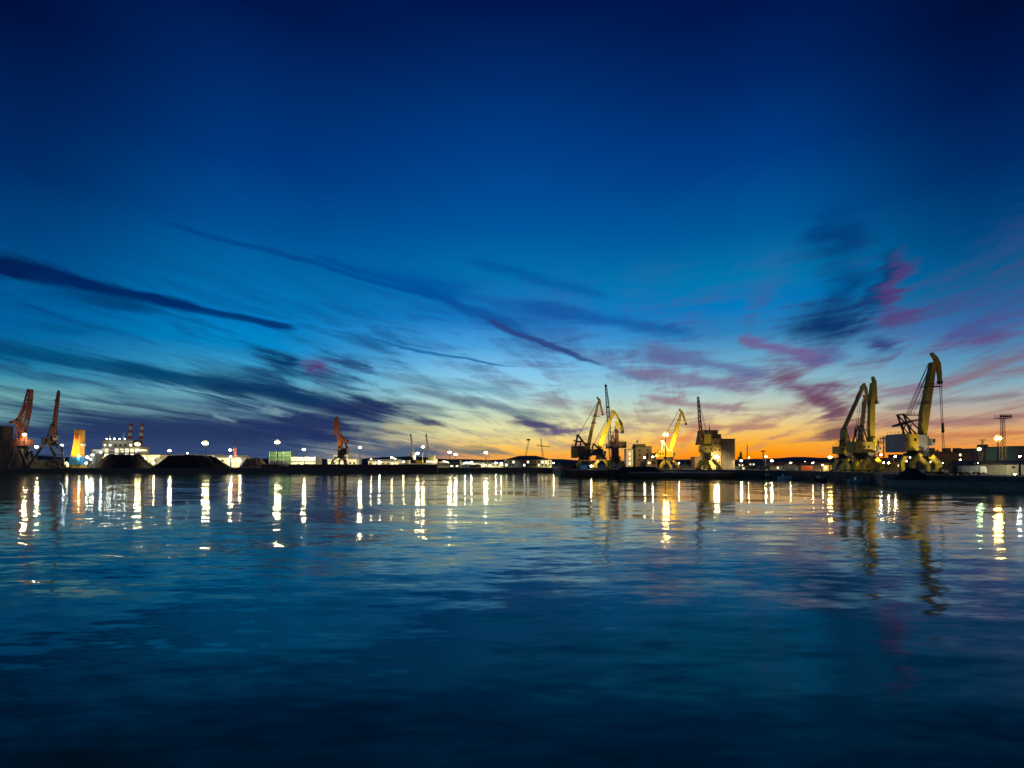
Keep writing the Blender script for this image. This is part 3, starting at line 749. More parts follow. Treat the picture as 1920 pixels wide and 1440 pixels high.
LP = [
 (150,855,420,G_SMALL,0.7,'small lamp right beside the blue base of the orange tower'),
 (166,857,425,G_SMALLC,0.8,'cool lamp between orange tower and the left coal heap, upper one'),
 (176,853,430,G_SMALLC,0.6,'cool lamp high on the slope left of the plant hall'),
 (191,848,440,G_SMALLC,0.7,'bluish lamp at the left corner of the plant hall'),
 (164,868,412,G_SMALL,0.6,'low yellow lamp near the water right of the orange tower'),
 (172,861,412,G_SMALL,0.6,'low lamp close to the left foot of the left coal heap'),
 (128,868,412,G_SMALL,0.5,'low lamp left of the blue base of the orange tower'),
 (290,868,420,G_WARM,0.5,'warm lamp in the dip between the two coal heaps'),
 (353,850,465,G_SMALLC,0.5,'tiny lamp on the roof edge of the long white warehouse'),
 (712,866,440,G_SMALLC,0.7,'small lamp on the pier right of the warm lamp'),
 (735,858,520,G_SMALL,0.8,'distant lamp on the slope of the far blue ridge'),
 (741,860,520,G_SMALL,0.6,'fainter distant lamp on the slope of the far blue ridge'),
 (757,866,440,G_SMALL,0.6,'small lamp at the bow of the moored ship'),
 (872,868,440,G_SMALLC,0.6,'cool lamp between the dark block and the container row'),
 (884,867,440,G_SMALLC,0.6,'cool lamp over the middle of the container row'),
 (930,868,440,G_SMALLC,0.6,'cool lamp just right of the round tree'),
 (940,868,440,G_SMALLC,0.5,'cool lamp at the left corner of the hip-roofed building'),
 (1208,858,340,G_SMALL,0.6,'warm lamp on the hopper between tower and bright crane'),
 (1223,857,336,G_WARM,0.45,'bright warm lamp right of the grey tower'),
 (1480,868,296,G_SMALL,0.35,'tiny lamp over the second house from the tree dome'),
 (1522,868,290,G_SMALL,0.35,'tiny lamp over the last low house before the cranes'),
 (1540,872,262,G_SMALL,0.3,'tiny lamp left of the crowded crane group near the ground'),
 (1648,853,236,G_SMALLC,0.4,'cool lamp right behind the crowded crane group, upper one'),
 (1653,868,232,G_SMALLC,0.4,'cool lamp right behind the crowded crane group, lower one'),
 (1640,893,206,G_SMALLC,0.3,'low lamp at the bow of the coal barge'),
 (1765,868,292,G_WARM,0.35,'warm lamp among the trees below the left part of the apartment block'),
 (1797,862,296,G_SOD,0.35,'orange lamp among the trees below the right part of the apartment block'),
 (1856,856,300,G_WARM,0.4,'warm lamp below the taller grey apartment block'),
 (1815,872,240,G_WARM,0.3,'warm lamp above the tipper trucks'),
 (1675,856,232,G_SMALL,0.4,'yellow lamp under the counterweight of the tall hook crane'),
 (1828,869,186,G_WARM,0.28,'left lamp at the eaves of the dark gabled shed'),
 (1873,868,186,G_SMALL,0.35,'right lamp at the eaves of the dark gabled shed'),
 (1813,880,182,G_SMALLC,0.16,'small lamp among the yard gear left of the dark shed'),
 (1829,884,178,G_SMALL,0.2,'small low lamp just left of the dark shed'),
 (1787,886,180,G_SOD,0.12,'small orange lamp right of the tall hook crane'),
 (1896,889,166,G_SMALL,0.22,'low lamp at the foot of the cream shed'),
]
for px, py, D, gm, r, lb in LP: lamp_post(px, py, D, gm, r, lb)

# ------------------------------------------------------------------ buildings
def building(name, x0, x1, yt, D, depth, wall, label, cat='building', roof='flat', yr=None, roofm=None, wins=None, lit=0.3, group=None, bands=None):
    a, c = X(x0,D), X(x1,D); cx = (a+c)/2; hw = (c-a)/2; h = Z(yt,D)-ZG
    root = thing(name, (cx, D, ZG), label, cat, group)
    roofm = roofm or M_ROOF
    MB().box(-hw,hw,0,depth,0,h).build('wall', wall, root)
    if roof == 'flat':
        q = MB().box(-hw-0.25,hw+0.25,-0.25,depth+0.25,h,h+0.5); q.build('roof', roofm, root)
    else:
        hr = Z(yr,D)-ZG; bm = MB(); e = 0.5
        if roof == 'hip':
            ins = min(hw*0.8, depth/2)
            b_ = [(-hw-e,-e,h),(hw+e,-e,h),(hw+e,depth+e,h),(-hw-e,depth+e,h)]
            v = [bm.bm.verts.new(p) for p in b_]+[bm.bm.verts.new((-hw+ins,depth/2,hr)), bm.bm.verts.new((hw-ins,depth/2,hr))]
            for f in ((0,1,5,4),(1,2,5),(2,3,4,5),(3,0,4),(3,2,1,0)): bm.bm.faces.new([v[i] for i in f])
        elif roof == 'gable_front':
            bm.prism([(-hw-e,h),(hw+e,h),(0,hr)], -e, depth+e)
        else:       # ridge along x
            v0 = [bm.bm.verts.new(p) for p in ((-hw-e,-e,h),(-hw-e,depth+e,h),(-hw-e,depth/2,hr))]
            v1 = [bm.bm.verts.new(p) for p in ((hw+e,-e,h),(hw+e,depth+e,h),(hw+e,depth/2,hr))]
            bm.bm.faces.new(v0); bm.bm.faces.new(v1[::-1])
            for k in range(3): bm.bm.faces.new((v0[k], v0[(k+1)%3], v1[(k+1)%3], v1[k]))
        bm.build('roof', roofm, root)
    if wins:
        nx, nz, ww, wh, zb, zt = wins      # zb, zt as shares of the wall height
        for i in range(nx):
            for j in range(nz):
                x = -hw+2*hw*(i+0.5)/nx; z = h*(zb+(zt-zb)*((j+0.5)/nz))
                on = random.random() < lit
                f = MB().box(x-ww/2,x+ww/2,-0.07,0.03,z-wh/2,z+wh/2).build('window', random.choice([G_WIN,G_WINC]) if on else M_GLASS, root)
    return root
tb = building('terminal_building', -60, 6, 799, 446, 9, M_BRN, 'tall brown terminal building with an orange top edge at the far left', roofm=M_ORG, wins=(6,5,1.6,2.2,0.35,0.92), lit=0.12)
building('plant_hall', 195, 262, 838, 470, 12, M_GRYW, 'grey-lit plant hall behind the left coal heap, below the chimneys', 'plant hall', wins=(7,2,3.2,3.0,0.45,0.95), lit=0.6)
building('plant_hall', 172, 198, 843, 480, 30, M_GRYW, 'grey lower annex of the plant, left of the lit hall', 'plant hall', wins=(3,2,2,2,0.4,0.9), lit=0.3)
building('plant_hall', 192, 250, 826, 515, 12, M_GRYW, 'tall upper plant block with a row of roof lamps', 'plant hall', wins=(6,1,2.2,2,0.7,0.95), lit=0.5)
building('plant_hall', 262, 300, 853, 468, 24, M_CREAM, 'cream low plant building right of the lit hall', 'plant hall', wins=(5,1,2.4,2.2,0.5,0.9), lit=0.6)
building('warehouse', 322, 402, 854, 480, 24, M_PALE, 'long white warehouse rising behind the larger coal heap', 'warehouse', 'ridge', 851, M_GREY, wins=(8,1,3,1.4,0.6,0.95), lit=0.4)
building('warehouse', 402, 452, 858, 476, 22, M_PALE, 'low pale warehouse right of the larger coal heap', 'warehouse', 'ridge', 853, M_GREY, wins=(5,1,3,1.5,0.5,0.9), lit=0.5)
building('pier_building', 546, 591, 858, 447, 16, M_PALE, 'striped white flat building on the pier below a floodlight', wins=(8,2,1.9,1.3,0.15,0.75), lit=0.15, roofm=M_WHT)
building('pier_building', 614, 668, 862, 462, 16, M_PALE, 'white building behind the lone rust-orange pier crane', wins=(7,1,1.8,1.6,0.3,0.8), lit=0.3, roofm=M_WHT)
building('pier_building', 625, 652, 854, 482, 14, M_PALE, 'taller white centre block behind the lone rust-orange pier crane', wins=(4,2,1.6,1.4,0.5,0.95), lit=0.3, roofm=M_WHT)
building('shed', 819, 841, 868, 442, 20, M_CREAM, 'cream lit shed with a dark arched doorway, left of the dark block', 'shed', 'gable_front', 864, M_PALE)
building('block_building', 842, 862, 864, 436, 18, M_GRYW, 'dark grey windowless block building under two floodlights', wins=(2,1,2,1.2,0.1,0.35), lit=1.0)
hb_ = building('harbour_office', 946, 1034, 862, 446, 26, M_STONE, 'long stone-coloured harbour office with dark hipped roof', 'office building', 'hip', 854, M_ROOF, wins=(13,2,1.5,1.9,0.12,0.9), lit=0.3)
q = MB().prism([(-12.0,0.1),(-5.5,0.1),(-5.5,3.6),(-8.75,6.0),(-12.0,3.6)], -2.2, -0.1).build('porch', G_WINC and M_PALE, hb_)
building('shed', 1052, 1084, 872, 332, 16, M_BRN, 'dark low shed left of the dark olive crane', 'shed', 'ridge', 866, M_ROOF, wins=(4,1,1.2,1,0.4,0.9), lit=0.3)
lt = building('silo_tower', 1174, 1187, 843, 352, 6, M_WHT, 'slim white tower glowing bright, right of the mid-harbour trio', 'tower', wins=(1,3,0.9,1.6,0.15,0.9), lit=1.0)
sl = building('silo_tower', 1192, 1222, 838, 362, 12, M_GRYW, 'grey tower with dark overhanging top and thin aerial', 'tower', wins=(2,3,1.2,1.4,0.3,0.95), lit=0.2)
MB().box(-6.5,1.0,-1.5,6,12.2 if False else (Z(838,362)-ZG+0.5),(Z(838,362)-ZG+2.0)).build('overhang', M_DARK, sl)
MB().tube((-4,2,Z(836,362)-ZG),(-4,2,Z(825,362)-ZG),0.18,0.1,6).box(-4.7,-3.3,1.6,2.4,Z(829,362)-ZG,Z(826,362)-ZG).build('aerial', M_DARK, sl)
hp = building('hopper_house', 1212, 1232, 862, 350, 8, M_BRN, 'small brown hopper house with flat canopy beside the bright crane', 'hopper', wins=(2,1,1.6,1.4,0.4,0.9), lit=0.8, roofm=M_DARK)
building('hopper_house', 1216, 1230, 851, 356, 5, M_BRN, 'dark small upper hopper behind the brown hopper house', 'hopper', roofm=M_DARK)
# grain silo
gs = building('grain_silo', 1330, 1353, 822, 336, 16, M_OCH, 'ochre lit grain silo with stepped dark top house and spire', 'silo', wins=(3,3,1.0,1.3,0.3,0.95), lit=0.0)
h0 = Z(822,336)-ZG
MB().box(-7.2,2.0,1,13,h0+0.5,h0+5.6).box(2.0,4.2,1.2,12.8,h0+0.5,h0+3.0).prism([(-9.0,h0-4.0),(-7.2,h0-4.0),(-7.2,h0+5.6)], 1.5, 12).build('top_house', M_BRN, gs)
MB().tube((-1.6,6,h0+5.6),(-1.6,6,h0+9.4),0.5,0.06,8).build('spire', M_DARK, gs)
gb = building('grain_silo', 1354, 1378, 824, 334, 16, M_BRN, 'grey-brown square silo block beside the ochre grain silo', 'silo', wins=(1,1,1.8,2.6,0.55,0.75), lit=0.0)
q = MB()
for k in range(1,6): q.box(-4.17+8.34*k/6-0.12,-4.17+8.34*k/6+0.12,-0.12,-0.02,0.4,Z(824,334)-ZG-0.2)
for k in range(1,4): q.box(-4.1,4.1,-0.17,-0.06,(Z(824,334)-ZG)*k/4-0.1,(Z(824,334)-ZG)*k/4+0.1)
q.build('wall_ribs', M_GRYW, gb)
building('elevator_house', 1303, 1318, 858, 340, 8, M_BRN, 'brown conveyor house left of the olive head-on crane', 'conveyor house', roofm=M_ROOF)
building('kiosk', 1386, 1402, 876, 296, 6, M_PALE, 'white low kiosk right of the grey silo block', 'kiosk', wins=(3,1,1.0,0.8,0.3,0.8), lit=0.9, roofm=M_WHT)
hs_ = [
 (1456,1470,874,868,300,M_CREAM,M_ROOFR,'cream house with red roof, first right of the tree dome'),
 (1468,1484,872,866,318,M_GRYW,M_ROOF,'grey house with dark roof, second right of the tree dome'),
 (1486,1502,873,869,306,M_BRN,M_ROOFR,'brown house with red roof in the row of low houses'),
 (1500,1524,875,870,296,M_PALE,M_ROOF,'white wide low house with dark roof in the row'),
 (1522,1542,871,867,300,M_GRYW,M_ROOF,'grey house last in the row before the cranes'),
 (1544,1566,872,868,270,M_CREAM,M_ROOF,'cream house partly behind the slender yellow crane'),
]
for x0,x1,yt,yr,D,wm,rm,lb in hs_: building('house', x0, x1, yt, D, 9, wm, lb, 'house', 'ridge', yr, rm, wins=(3,1,0.9,1.0,0.35,0.75), lit=0.5, group='low houses behind the quay')
building('shed', 1644, 1690, 866, 250, 12, M_BRN, 'dark brown shed between the crowded cranes and the hook crane', 'shed', 'ridge', 858, M_ROOF, wins=(5,1,1,1,0.4,0.8), lit=0.4)
ap = building('apartment_block', 1742, 1822, 848, 330, 14, M_BRN, 'dark long apartment block with few lit windows behind the hook crane', wins=(13,4,1.2,1.4,0.1,0.95), lit=0.09)
zt = Z(848,330)-ZG+0.5
for cx in (-8.0, 2.5, 9.5): MB().box(cx-1.3,cx+1.3,4,8,zt,zt+2.4).build('stair_head', M_BRN, ap)
ap2 = building('apartment_block', 1824, 1870, 842, 390, 14, M_GRYW, 'grey taller apartment block behind the dark gabled shed', wins=(7,4,1.3,1.5,0.1,0.95), lit=0.06)
zt = Z(842,390)-ZG+0.5
MB().box(2,6,4,9,zt,zt+3.2).build('stair_head', M_GRYW, ap2)
building('apartment_block', 1903, 1960, 838, 262, 16, M_TEAL, 'teal-grey block rising behind the cream shed at the right edge', wins=(6,3,1.3,1.4,0.2,0.95), lit=0.15)
ds = building('shed', 1840, 1872, 872, 186, 14, M_DARK, 'dark gabled shed with pale verge boards lit by two eaves lamps', 'shed', 'gable_front', 864, M_ROOF)
hw = (X(1872,186)-X(1840,186))/2; he = Z(872,186)-ZG; hr = Z(864,186)-ZG
for sgn in (-1, 1): MB().beam((sgn*(hw+0.9),-0.72,he-0.2),(0,-0.72,hr+0.1),0.2,None,0.22).build('verge_board', M_WHT, ds)
building('shed', 1888, 1985, 871, 174, 12, M_CREAM, 'cream lit shed with curved light wall at the right edge', 'shed', 'ridge', 863, M_ROOF, wins=(4,1,1.0,0.7,0.6,0.85), lit=0.2)

more = [
 (1384,1400,869,866,420,M_BRN,M_ROOF,'far brown house right behind the white kiosk'),
 (1398,1416,867,863,440,M_GRYW,M_ROOF,'far grey house just left behind the tree dome'),
 (1448,1466,869,865,420,M_PALE,M_ROOFR,'far pale house just right behind the tree dome'),
 (1476,1494,868,864,430,M_BRN,M_ROOF,'far brown house rising behind the grey and brown houses'),
 (1496,1512,869,865,420,M_OCH,M_ROOFR,'far ochre house rising behind the white wide house'),
 (1514,1530,868,865,440,M_GRYW,M_ROOF,'far grey house rising behind the last low houses'),
 (1534,1552,869,865,420,M_BRN,M_ROOFR,'far brown house with red roof left of the slender yellow crane'),
]
for x0,x1,yt,yr,D,wm,rm,lb in more: building('house', x0, x1, yt, D, 9, wm, lb, 'house', 'ridge', yr, rm, wins=(3,1,1.0,1.1,0.4,0.85), lit=0.6, group='low houses behind the quay')
building('warehouse', 690, 748, 865, 470, 14, M_CREAM, 'low cream warehouse on the pier between the warm lamp and the ship', 'warehouse', 'ridge', 861, M_GREY, wins=(7,1,2,1.2,0.4,0.85), lit=0.5)
building('warehouse', 862, 944, 869, 476, 14, M_PALE, 'long low pale warehouse behind the container row and the round tree', 'warehouse', 'ridge', 866, M_GREY, wins=(11,1,2,1.2,0.4,0.85), lit=0.6)
building('apartment_block', 1690, 1742, 853, 400, 14, M_BRN, 'brown low apartment block seen through the legs of the hook crane', wins=(8,3,1.3,1.4,0.1,0.95), lit=0.15)
# ------------------------------------------------------------------ plant, towers, chimneys
for px, lb in ((244,'left one of two red and white banded chimneys above the plant'),(265,'right one of two red and white banded chimneys above the plant')):
    D = 560; rt = thing('chimney', (X(px-4,D), D, ZG), lb, 'chimney', 'banded plant chimneys')
    z1 = Z(794,D)-ZG; n = 9; z00 = z1*0.35
    MB().tube((0,0,0),(0.6,0,z00),2.4,2.0,14).build('shaft', M_GRYW, rt)
    for k in range(n):
        a = z00+(z1-z00)*k/n; c = z00+(z1-z00)*(k+1)/n
        MB().tube((0.6+3*k/n,0,a),(0.6+3*(k+1)/n,0,c),2.0-0.4*k/n,2.0-0.4*(k+1)/n,14).build('band', paint('chimney_red',(0.40,0.06,0.05),0.7) if k%2==0 else M_PALE, rt)
cv = thing('conveyor', (X(176,468), 468, ZG), 'grey inclined conveyor bridge climbing to the upper plant block', 'conveyor')
MB().beam((-9,0,Z(862,468)-ZG),(9,6,Z(838,468)-ZG),2.2,None,2.4).build('gallery', M_GREY, cv)
for x in (-6,0,6): MB().lattice((x,1,0),(x,1,(Z(862,468)+Z(838,468))/2-ZG+x*0.6-1),1.6,1.6,0.12,5).build('trestle', M_DARK, cv)
for i, px in enumerate((202,208,216,226,236)):
    lamp_post(px, 823, 512, G_SMALLC, 0.45, 'one of five small lamps along the roof edge of the upper plant block', 'roof lamps of the plant', z0=Z(825.4,515))

def tank(px, yt, D, rpx, label):
    rt = thing('storage_tank', (X(px,D), D, ZG), label, 'tank', 'storage tanks of the plant')
    r = rpx*D/F; h = Z(yt,D)-ZG
    MB().tube((0,0,0),(0,0,h),r,None,24).tube((0,0,h),(0,0,h+r*0.3),r*1.02,r*0.1,24).build('shell', M_GREY, rt)
    q = MB()
    for k in range(12): q.beam((r*0.9*math.cos(k*0.35-2.2)*1.08, r*1.0*math.sin(k*0.35-2.2)*1.06, h*k/12),(r*0.9*math.cos(k*0.35+0.35-2.2)*1.08, r*math.sin(k*0.35+0.35-2.2)*1.06, h*(k+1)/12),0.3)
    q.build('stair', M_DARK, rt)
tank(166,856,446,5,'small grey storage tank just right of the orange tower')
tank(178,851,456,7,'larger grey storage tank before the grey plant annex')
tank(296,860,456,6,'grey storage tank in the gap between the coal heaps')
tank(308,862,462,5,'low grey storage tank left of the long white warehouse')
pr = thing('pipe_rack', (X(225,463), 463, ZG), 'steel pipe rack running along the front of the lit plant hall', 'pipe rack')
for k in range(4): MB().tube((-24,0.4*k,15+0.7*(k%2)),(24,0.4*k,15+0.7*(k%2)),0.3,None,8).build('pipe', M_SILV, pr)
for k in range(7): MB().beam((-24+8*k,0.6,0),(-24+8*k,0.6,15),0.5).build('post', M_DARK, pr)
for x0, yt, lb in ((206,815,'thin vent stack on the roof of the upper plant block, left one'),(232,811,'thin vent stack on the roof of the upper plant block, right one')):
    vs = thing('vent_stack', (X(x0,520), 520, Z(826,515)), lb, 'vent stack', 'vent stacks of the plant')
    hv2 = Z(yt,520)-Z(826,515); MB().tube((0,0,0),(0,0,hv2),0.6,0.5,10).build('shaft', M_GREY, vs); MB().tube((0,0,hv2),(0,0,hv2+0.8),0.9,0.8,10).build('cap', M_DARK, vs)
# the orange floodlit tower on a blue base
tw = thing('crane_tower', (X(146,428), 428, ZG), 'bright orange tapered tower on a blue base, floodlit by the left quay', 'tower')
D = 428; s_ = D/F
M_TORG = paint('tower_orange', (0.78,0.34,0.015), 0.55, (0.45,0.12,0.02), 0.35, 0.25)
MB().prism([(-9*s_,Z(857,D)-ZG),(8*s_,Z(857,D)-ZG),(7.4*s_,Z(842,D)-ZG),(8.6*s_,Z(824,D)-ZG),(8.6*s_,Z(806,D)-ZG),(-1.6*s_,Z(806,D)-ZG),(-2.4*s_,Z(824,D)-ZG),(-5.6*s_,Z(842,D)-ZG)], -2.6, 2.6).build('tower_body', M_TORG, tw)
MB().box(-0.6*s_,6.6*s_,-2.8,-2.58,Z(824,D)-ZG,Z(812,D)-ZG).build('hatch', paint('tower_red',(0.45,0.08,0.02),0.6), tw)
MB().box(8.0*s_,12*s_,-1.5,1.5,Z(836,D)-ZG,Z(832,D)-ZG).build('operator_cab', M_WHT, tw)
MB().prism([(-10.5*s_,0.8+1.6),(10*s_,2.4),(9.5*s_,Z(857,D)-ZG),(-9.5*s_,Z(857,D)-ZG)], -3.6, 3.6).build('base', M_BLUE, tw)
for x in (-9*s_, -3*s_, 3*s_, 9*s_):
    MB().box(x-0.6,x+0.6,-3.4,3.4,0,2.4).build('leg', M_YELD, tw)
# floodlights that stand on the quay and light the tower
for dx_, lb in ((-6.5,'left ground floodlight aimed up at the orange tower'),(6.5,'right ground floodlight aimed up at the orange tower')):
    sp = thing('spotlight', (X(146,428)+dx_, 409, ZG), lb, 'floodlight', 'ground floodlights of the orange tower')
    MB().box(-0.5,0.5,-0.4,0.4,0.0,0.5).tube((0,0.1,0.7),(0,0.6,1.0),0.5,0.6,10).build('housing', M_DARK, sp)
    ld = bpy.data.lights.new('spot', 'SPOT'); ld.energy = 110000; ld.color = (1.0,0.78,0.42); ld.spot_size = R(52); ld.spot_blend = 0.6; ld.shadow_soft_size = 0.3
    lo = bpy.data.objects.new('spot', ld); link(lo, sp); lo.location = (0,0.9,1.3)
    tgt = Vector((-dx_, 19.0, 15.0))-Vector((0,0.9,1.3)); lo.rotation_euler = tgt.to_track_quat('-Z','Y').to_euler()
# light tower at the right, other masts
def lattice_tower(px, yt, D, w0, w1, label, heads=True, mat=None, name='lattice_tower', lampm=None, bays=10, ybase=None):
    rt = thing(name, (X(px,D), D, ZG), label, 'tower', 'lattice towers and masts')
    h = Z(yt,D)-ZG
    MB().lattice((0,0,0),(0,0,h), w0, w1, max(0.05,w1*0.07), bays).build('mast', mat or M_DARK, rt)
    if heads:
        q = MB().box(-2.6,2.6,-1.4,1.4,h,h+0.2)
        for k in range(7):
            x = -2.5+5.0*k/6; q.beam((x,-1.4,h),(x,-1.4,h+1.9),0.1); q.beam((x,1.4,h),(x,1.4,h+1.9),0.1)
        for z in (0.9,1.9): q.beam((-2.6,-1.4,h+z),(2.6,-1.4,h+z),0.1)
        q.build('platform', M_DARK, rt)
        for k in range(5):
            x = -2.2+1.1*k; MB().box(x-0.38,x+0.38,-1.75,-1.45,h+0.5,h+1.4).build('floodlight', M_DARK, rt)
    return rt
lattice_tower(1880, 785, 232, 1.7, 1.0, 'tall unlit lattice light tower with square lamp platform, right side', bays=16)
t2 = lattice_tower(1842, 826, 262, 0.9, 0.6, 'shorter unlit lattice mast with crossarm above the apartment block', False, bays=9)
MB().beam((-1.6,0,Z(825,262)-ZG),(1.6,0,Z(825,262)-ZG),0.35).build('crossarm', M_DARK, t2)
t3 = lattice_tower(441, 822, 452, 2.2, 0.8, 'small red tapering lattice tower beside the low pale warehouse', False, mat=paint('tower_red',(0.45,0.08,0.02)), bays=7)
t4 = lattice_tower(1401, 834, 350, 0.5, 0.25, 'thin bare aerial mast right of the grain silos', False, bays=12)
t5 = lattice_tower(1431, 847, 330, 0.6, 0.4, 'lamp mast with wide head over the dome of dark trees', False, bays=8)
MB().box(-1.4,1.4,-0.4,0.4,Z(847,330)-ZG,Z(845,330)-ZG).build('crossarm', M_DARK, t5)
for px, yt, lb in ((1647,826,'left one of two many-armed lamp masts behind the crane legs'),(1657,818,'right one of two many-armed lamp masts behind the crane legs')):
    rt = lattice_tower(px, yt, 262, 0.5, 0.3, lb, False, bays=8)
    h = Z(yt,262)-ZG; q = MB()
    for z in (0.2,1.8,3.4): q.beam((-1.9+z*0.25,0,h-z),(1.9-z*0.25,0,h-z),0.16)
    q.build('crossarm', M_DARK, rt)
    for k in range(5):
        x = -1.7+0.85*k; MB().box(x-0.26,x+0.26,-0.35,0.1,h-1.55+0.3*(k%2),h-0.9+0.3*(k%2)).build('floodlight', M_DARK, rt)
# far shipyard cranes
fc = thing('jib_crane', (X(982,640), 640, ZG), 'faint thin shipyard crane leaning right behind the harbour office, left one', 'crane')
MB().lattice((0,0,0),((992-982)*640/F,0,Z(823,640)-ZG),2.2,1.0,0.12,14).build('jib', M_DARK, fc)
MB().box(3.6,8.0,-1,1,Z(826,640)-ZG,Z(823,640)-ZG).build('jib_head', M_DARK, fc)
fc2 = thing('tower_crane', (X(1020,640), 640, ZG), 'faint hammerhead shipyard crane behind the harbour office, right one', 'crane')
MB().lattice((0,0,0),((1014-1020)*640/F,0,Z(822,640)-ZG),2.2,1.2,0.12,14).build('mast', M_DARK, fc2)
MB().lattice((-9,0,Z(835,640)-ZG),(8,0,Z(838,640)-ZG),1.4,1.0,0.12,10).build('jib', M_DARK, fc2)
# slim mobile crane behind the trio
mc = thing('mobile_crane', (X(1146,372), 372, ZG), 'very tall slim grey lattice boom crane rising behind the mid-harbour trio', 'crane')
MB().box(-4,4,-1.4,1.4,0.9,2.6).box(-1.5,2.5,-1.3,1.3,2.6,4.4).build('carrier', M_GREY, mc)
for x in (-3,-1,1,3): MB().tube((x,-1.5,0.6),(x,1.5,0.6),0.6,None,10).build('wheel', M_DARK, mc)
MB().lattice((0,0,3.5),((1139-1146)*372/F,0,Z(755,372)-ZG),1.9,1.9,0.14,26).lattice(((1139-1146)*372/F,0,Z(755,372)-ZG),((1136-1146)*372/F,0,Z(724,372)-ZG),1.9,1.0,0.13,10).build('boom', M_GREY, mc)
MB().ball(((1135.6-1146)*372/F,0,Z(723,372)-ZG),1.1,1).box((1137-1146)*372/F-0.2,(1142-1146)*372/F+0.2,-0.5,0.5,Z(765,372)-ZG,Z(762,372)-ZG).build('boom_head', M_DARK, mc)

# ------------------------------------------------------------------ heaps
def heap(name, x0, x1, yt, D, ry, mat, label, cat, plateau=0.35, seed=1, z0=ZG, rough=0.5, rot=0.0, cx=None, cyy=None, rx=None, h=None):
    rnd = random.Random(seed)
    if rx is None:
        a, c = X(x0,D), X(x1,D); cx = (a+c)/2; rx = (c-a)/2; cyy = D; h = Z(yt,D)-z0
    bm = bmesh.new(); NR, NA = 14, 64; ring = []
    ph = [rnd.uniform(0,6.28) for _ in range(8)]
    for i in range(NR+1):
        f = i/NR; row = []
        for k in range(NA):
            an = 2*math.pi*k/NA
            e = 1+0.06*math.sin(3*an+ph[0])+0.05*math.sin(5*an+ph[1])+0.025*math.sin(11*an+ph[2])
            g = 1-max(0,(f-plateau)/(1-plateau)); g = g*g*(0.25)+g*0.75
            z = h*g*(1+0.05*math.sin(2*an+ph[3])) + (rnd.uniform(-rough,rough) if 0 < i < NR else 0)*(0.4+g*0.6) + 0.25*math.sin(7*an+f*9+ph[4])*(g>0.05)
            row.append(bm.verts.new((rx*f*e*math.cos(an), ry*f*e*math.sin(an), max(0.0,z) if i<NR else 0)))
        ring.append(row)
    for i in range(NR):
        for k in range(NA):
            vs = (ring[i][k], ring[i][(k+1)%NA], ring[i+1][(k+1)%NA], ring[i+1][k])
            bm.faces.new(vs[::-1])
    bmesh.ops.remove_doubles(bm, verts=ring[0], dist=1e-4)
    bmesh.ops.recalc_face_normals(bm, faces=bm.faces)
    me = bpy.data.meshes.new(name); bm.to_mesh(me); bm.free(); me.materials.append(mat)
    o = bpy.data.objects.new(name, me); link(o); o.location = (cx, cyy, z0+0.004); o.rotation_euler = (0,0,rot)
    return tag(o, label, cat)
heap('scrap_heap', -70, 68, 829, 424, 20, M_SCRAP, 'large mottled brown scrap heap with a steep right slope at the far left', 'heap', 0.62, 3, rough=1.2)
heap('scrap_heap', 64, 130, 864, 412, 9, M_COAL, 'low dark heap under the dark lattice-legged crane', 'heap', 0.6, 4, rough=0.6)
heap('coal_heap', 178, 288, 854, 424, 16, M_COAL, 'dark coal heap in front of the plant hall, left of two', 'heap', 0.5, 5)
heap('coal_heap', 284, 428, 855, 424, 17, M_COAL, 'larger dark coal heap in front of the white warehouse, right of two', 'heap', 0.55, 8)
heap('scrap_heap', 452, 502, 861, 432, 11, M_SCRAP, 'brown scrap heap left of the green netted scaffold', 'heap', 0.5, 11, rough=0.9)
heap('rubble_heap', 494, 550, 866, 432, 9, M_PALE, 'pale lit rubble heap in front of the green netted scaffold', 'heap', 0.5, 13, rough=0.8)

# green netted scaffold
sc = thing('scaffold', (X(525,452), 452, ZG), 'green netted scaffold block below a high floodlight', 'scaffold')
hh = Z(847,452)-ZG; hw = 20*452/F
MB().box(-hw,hw,0.1,7.9,0.5,hh).build('netting', M_GRN, sc)
for x in (-hw,-hw/3,hw/3,hw):
    MB().tube((x,-0.15,0),(x,-0.15,hh+0.8),0.14,None,6).build('standard', M_GREY, sc)
for k in range(1,4): MB().box(-hw,hw,-0.3,-0.05,hh*k/4-0.12,hh*k/4+0.12).build('ledger', M_GREY, sc)

# pier wall in front of the centre-left quay
pw = thing('pier_wall', (X(655,421), 421, 0), 'long red-brown pier wall below the lone rust-orange crane', 'wall')
xw = (X(818,421)-X(488,421))/2
MB().box(-xw,xw,0,2.4,-0.6,Z(871.5,421)).build('wall', M_HULLR, pw)
MB().box(-xw,xw,-0.25,2.65,Z(871.5,421),Z(871.5,421)+0.35).build('coping', M_BRN, pw)
for k in range(14):
    x = -xw+2*xw*(k+0.5)/14; MB().tube((x,-0.3,-0.5),(x,-0.3,3.6),0.3,None,8).build('fender', M_DARK, pw)

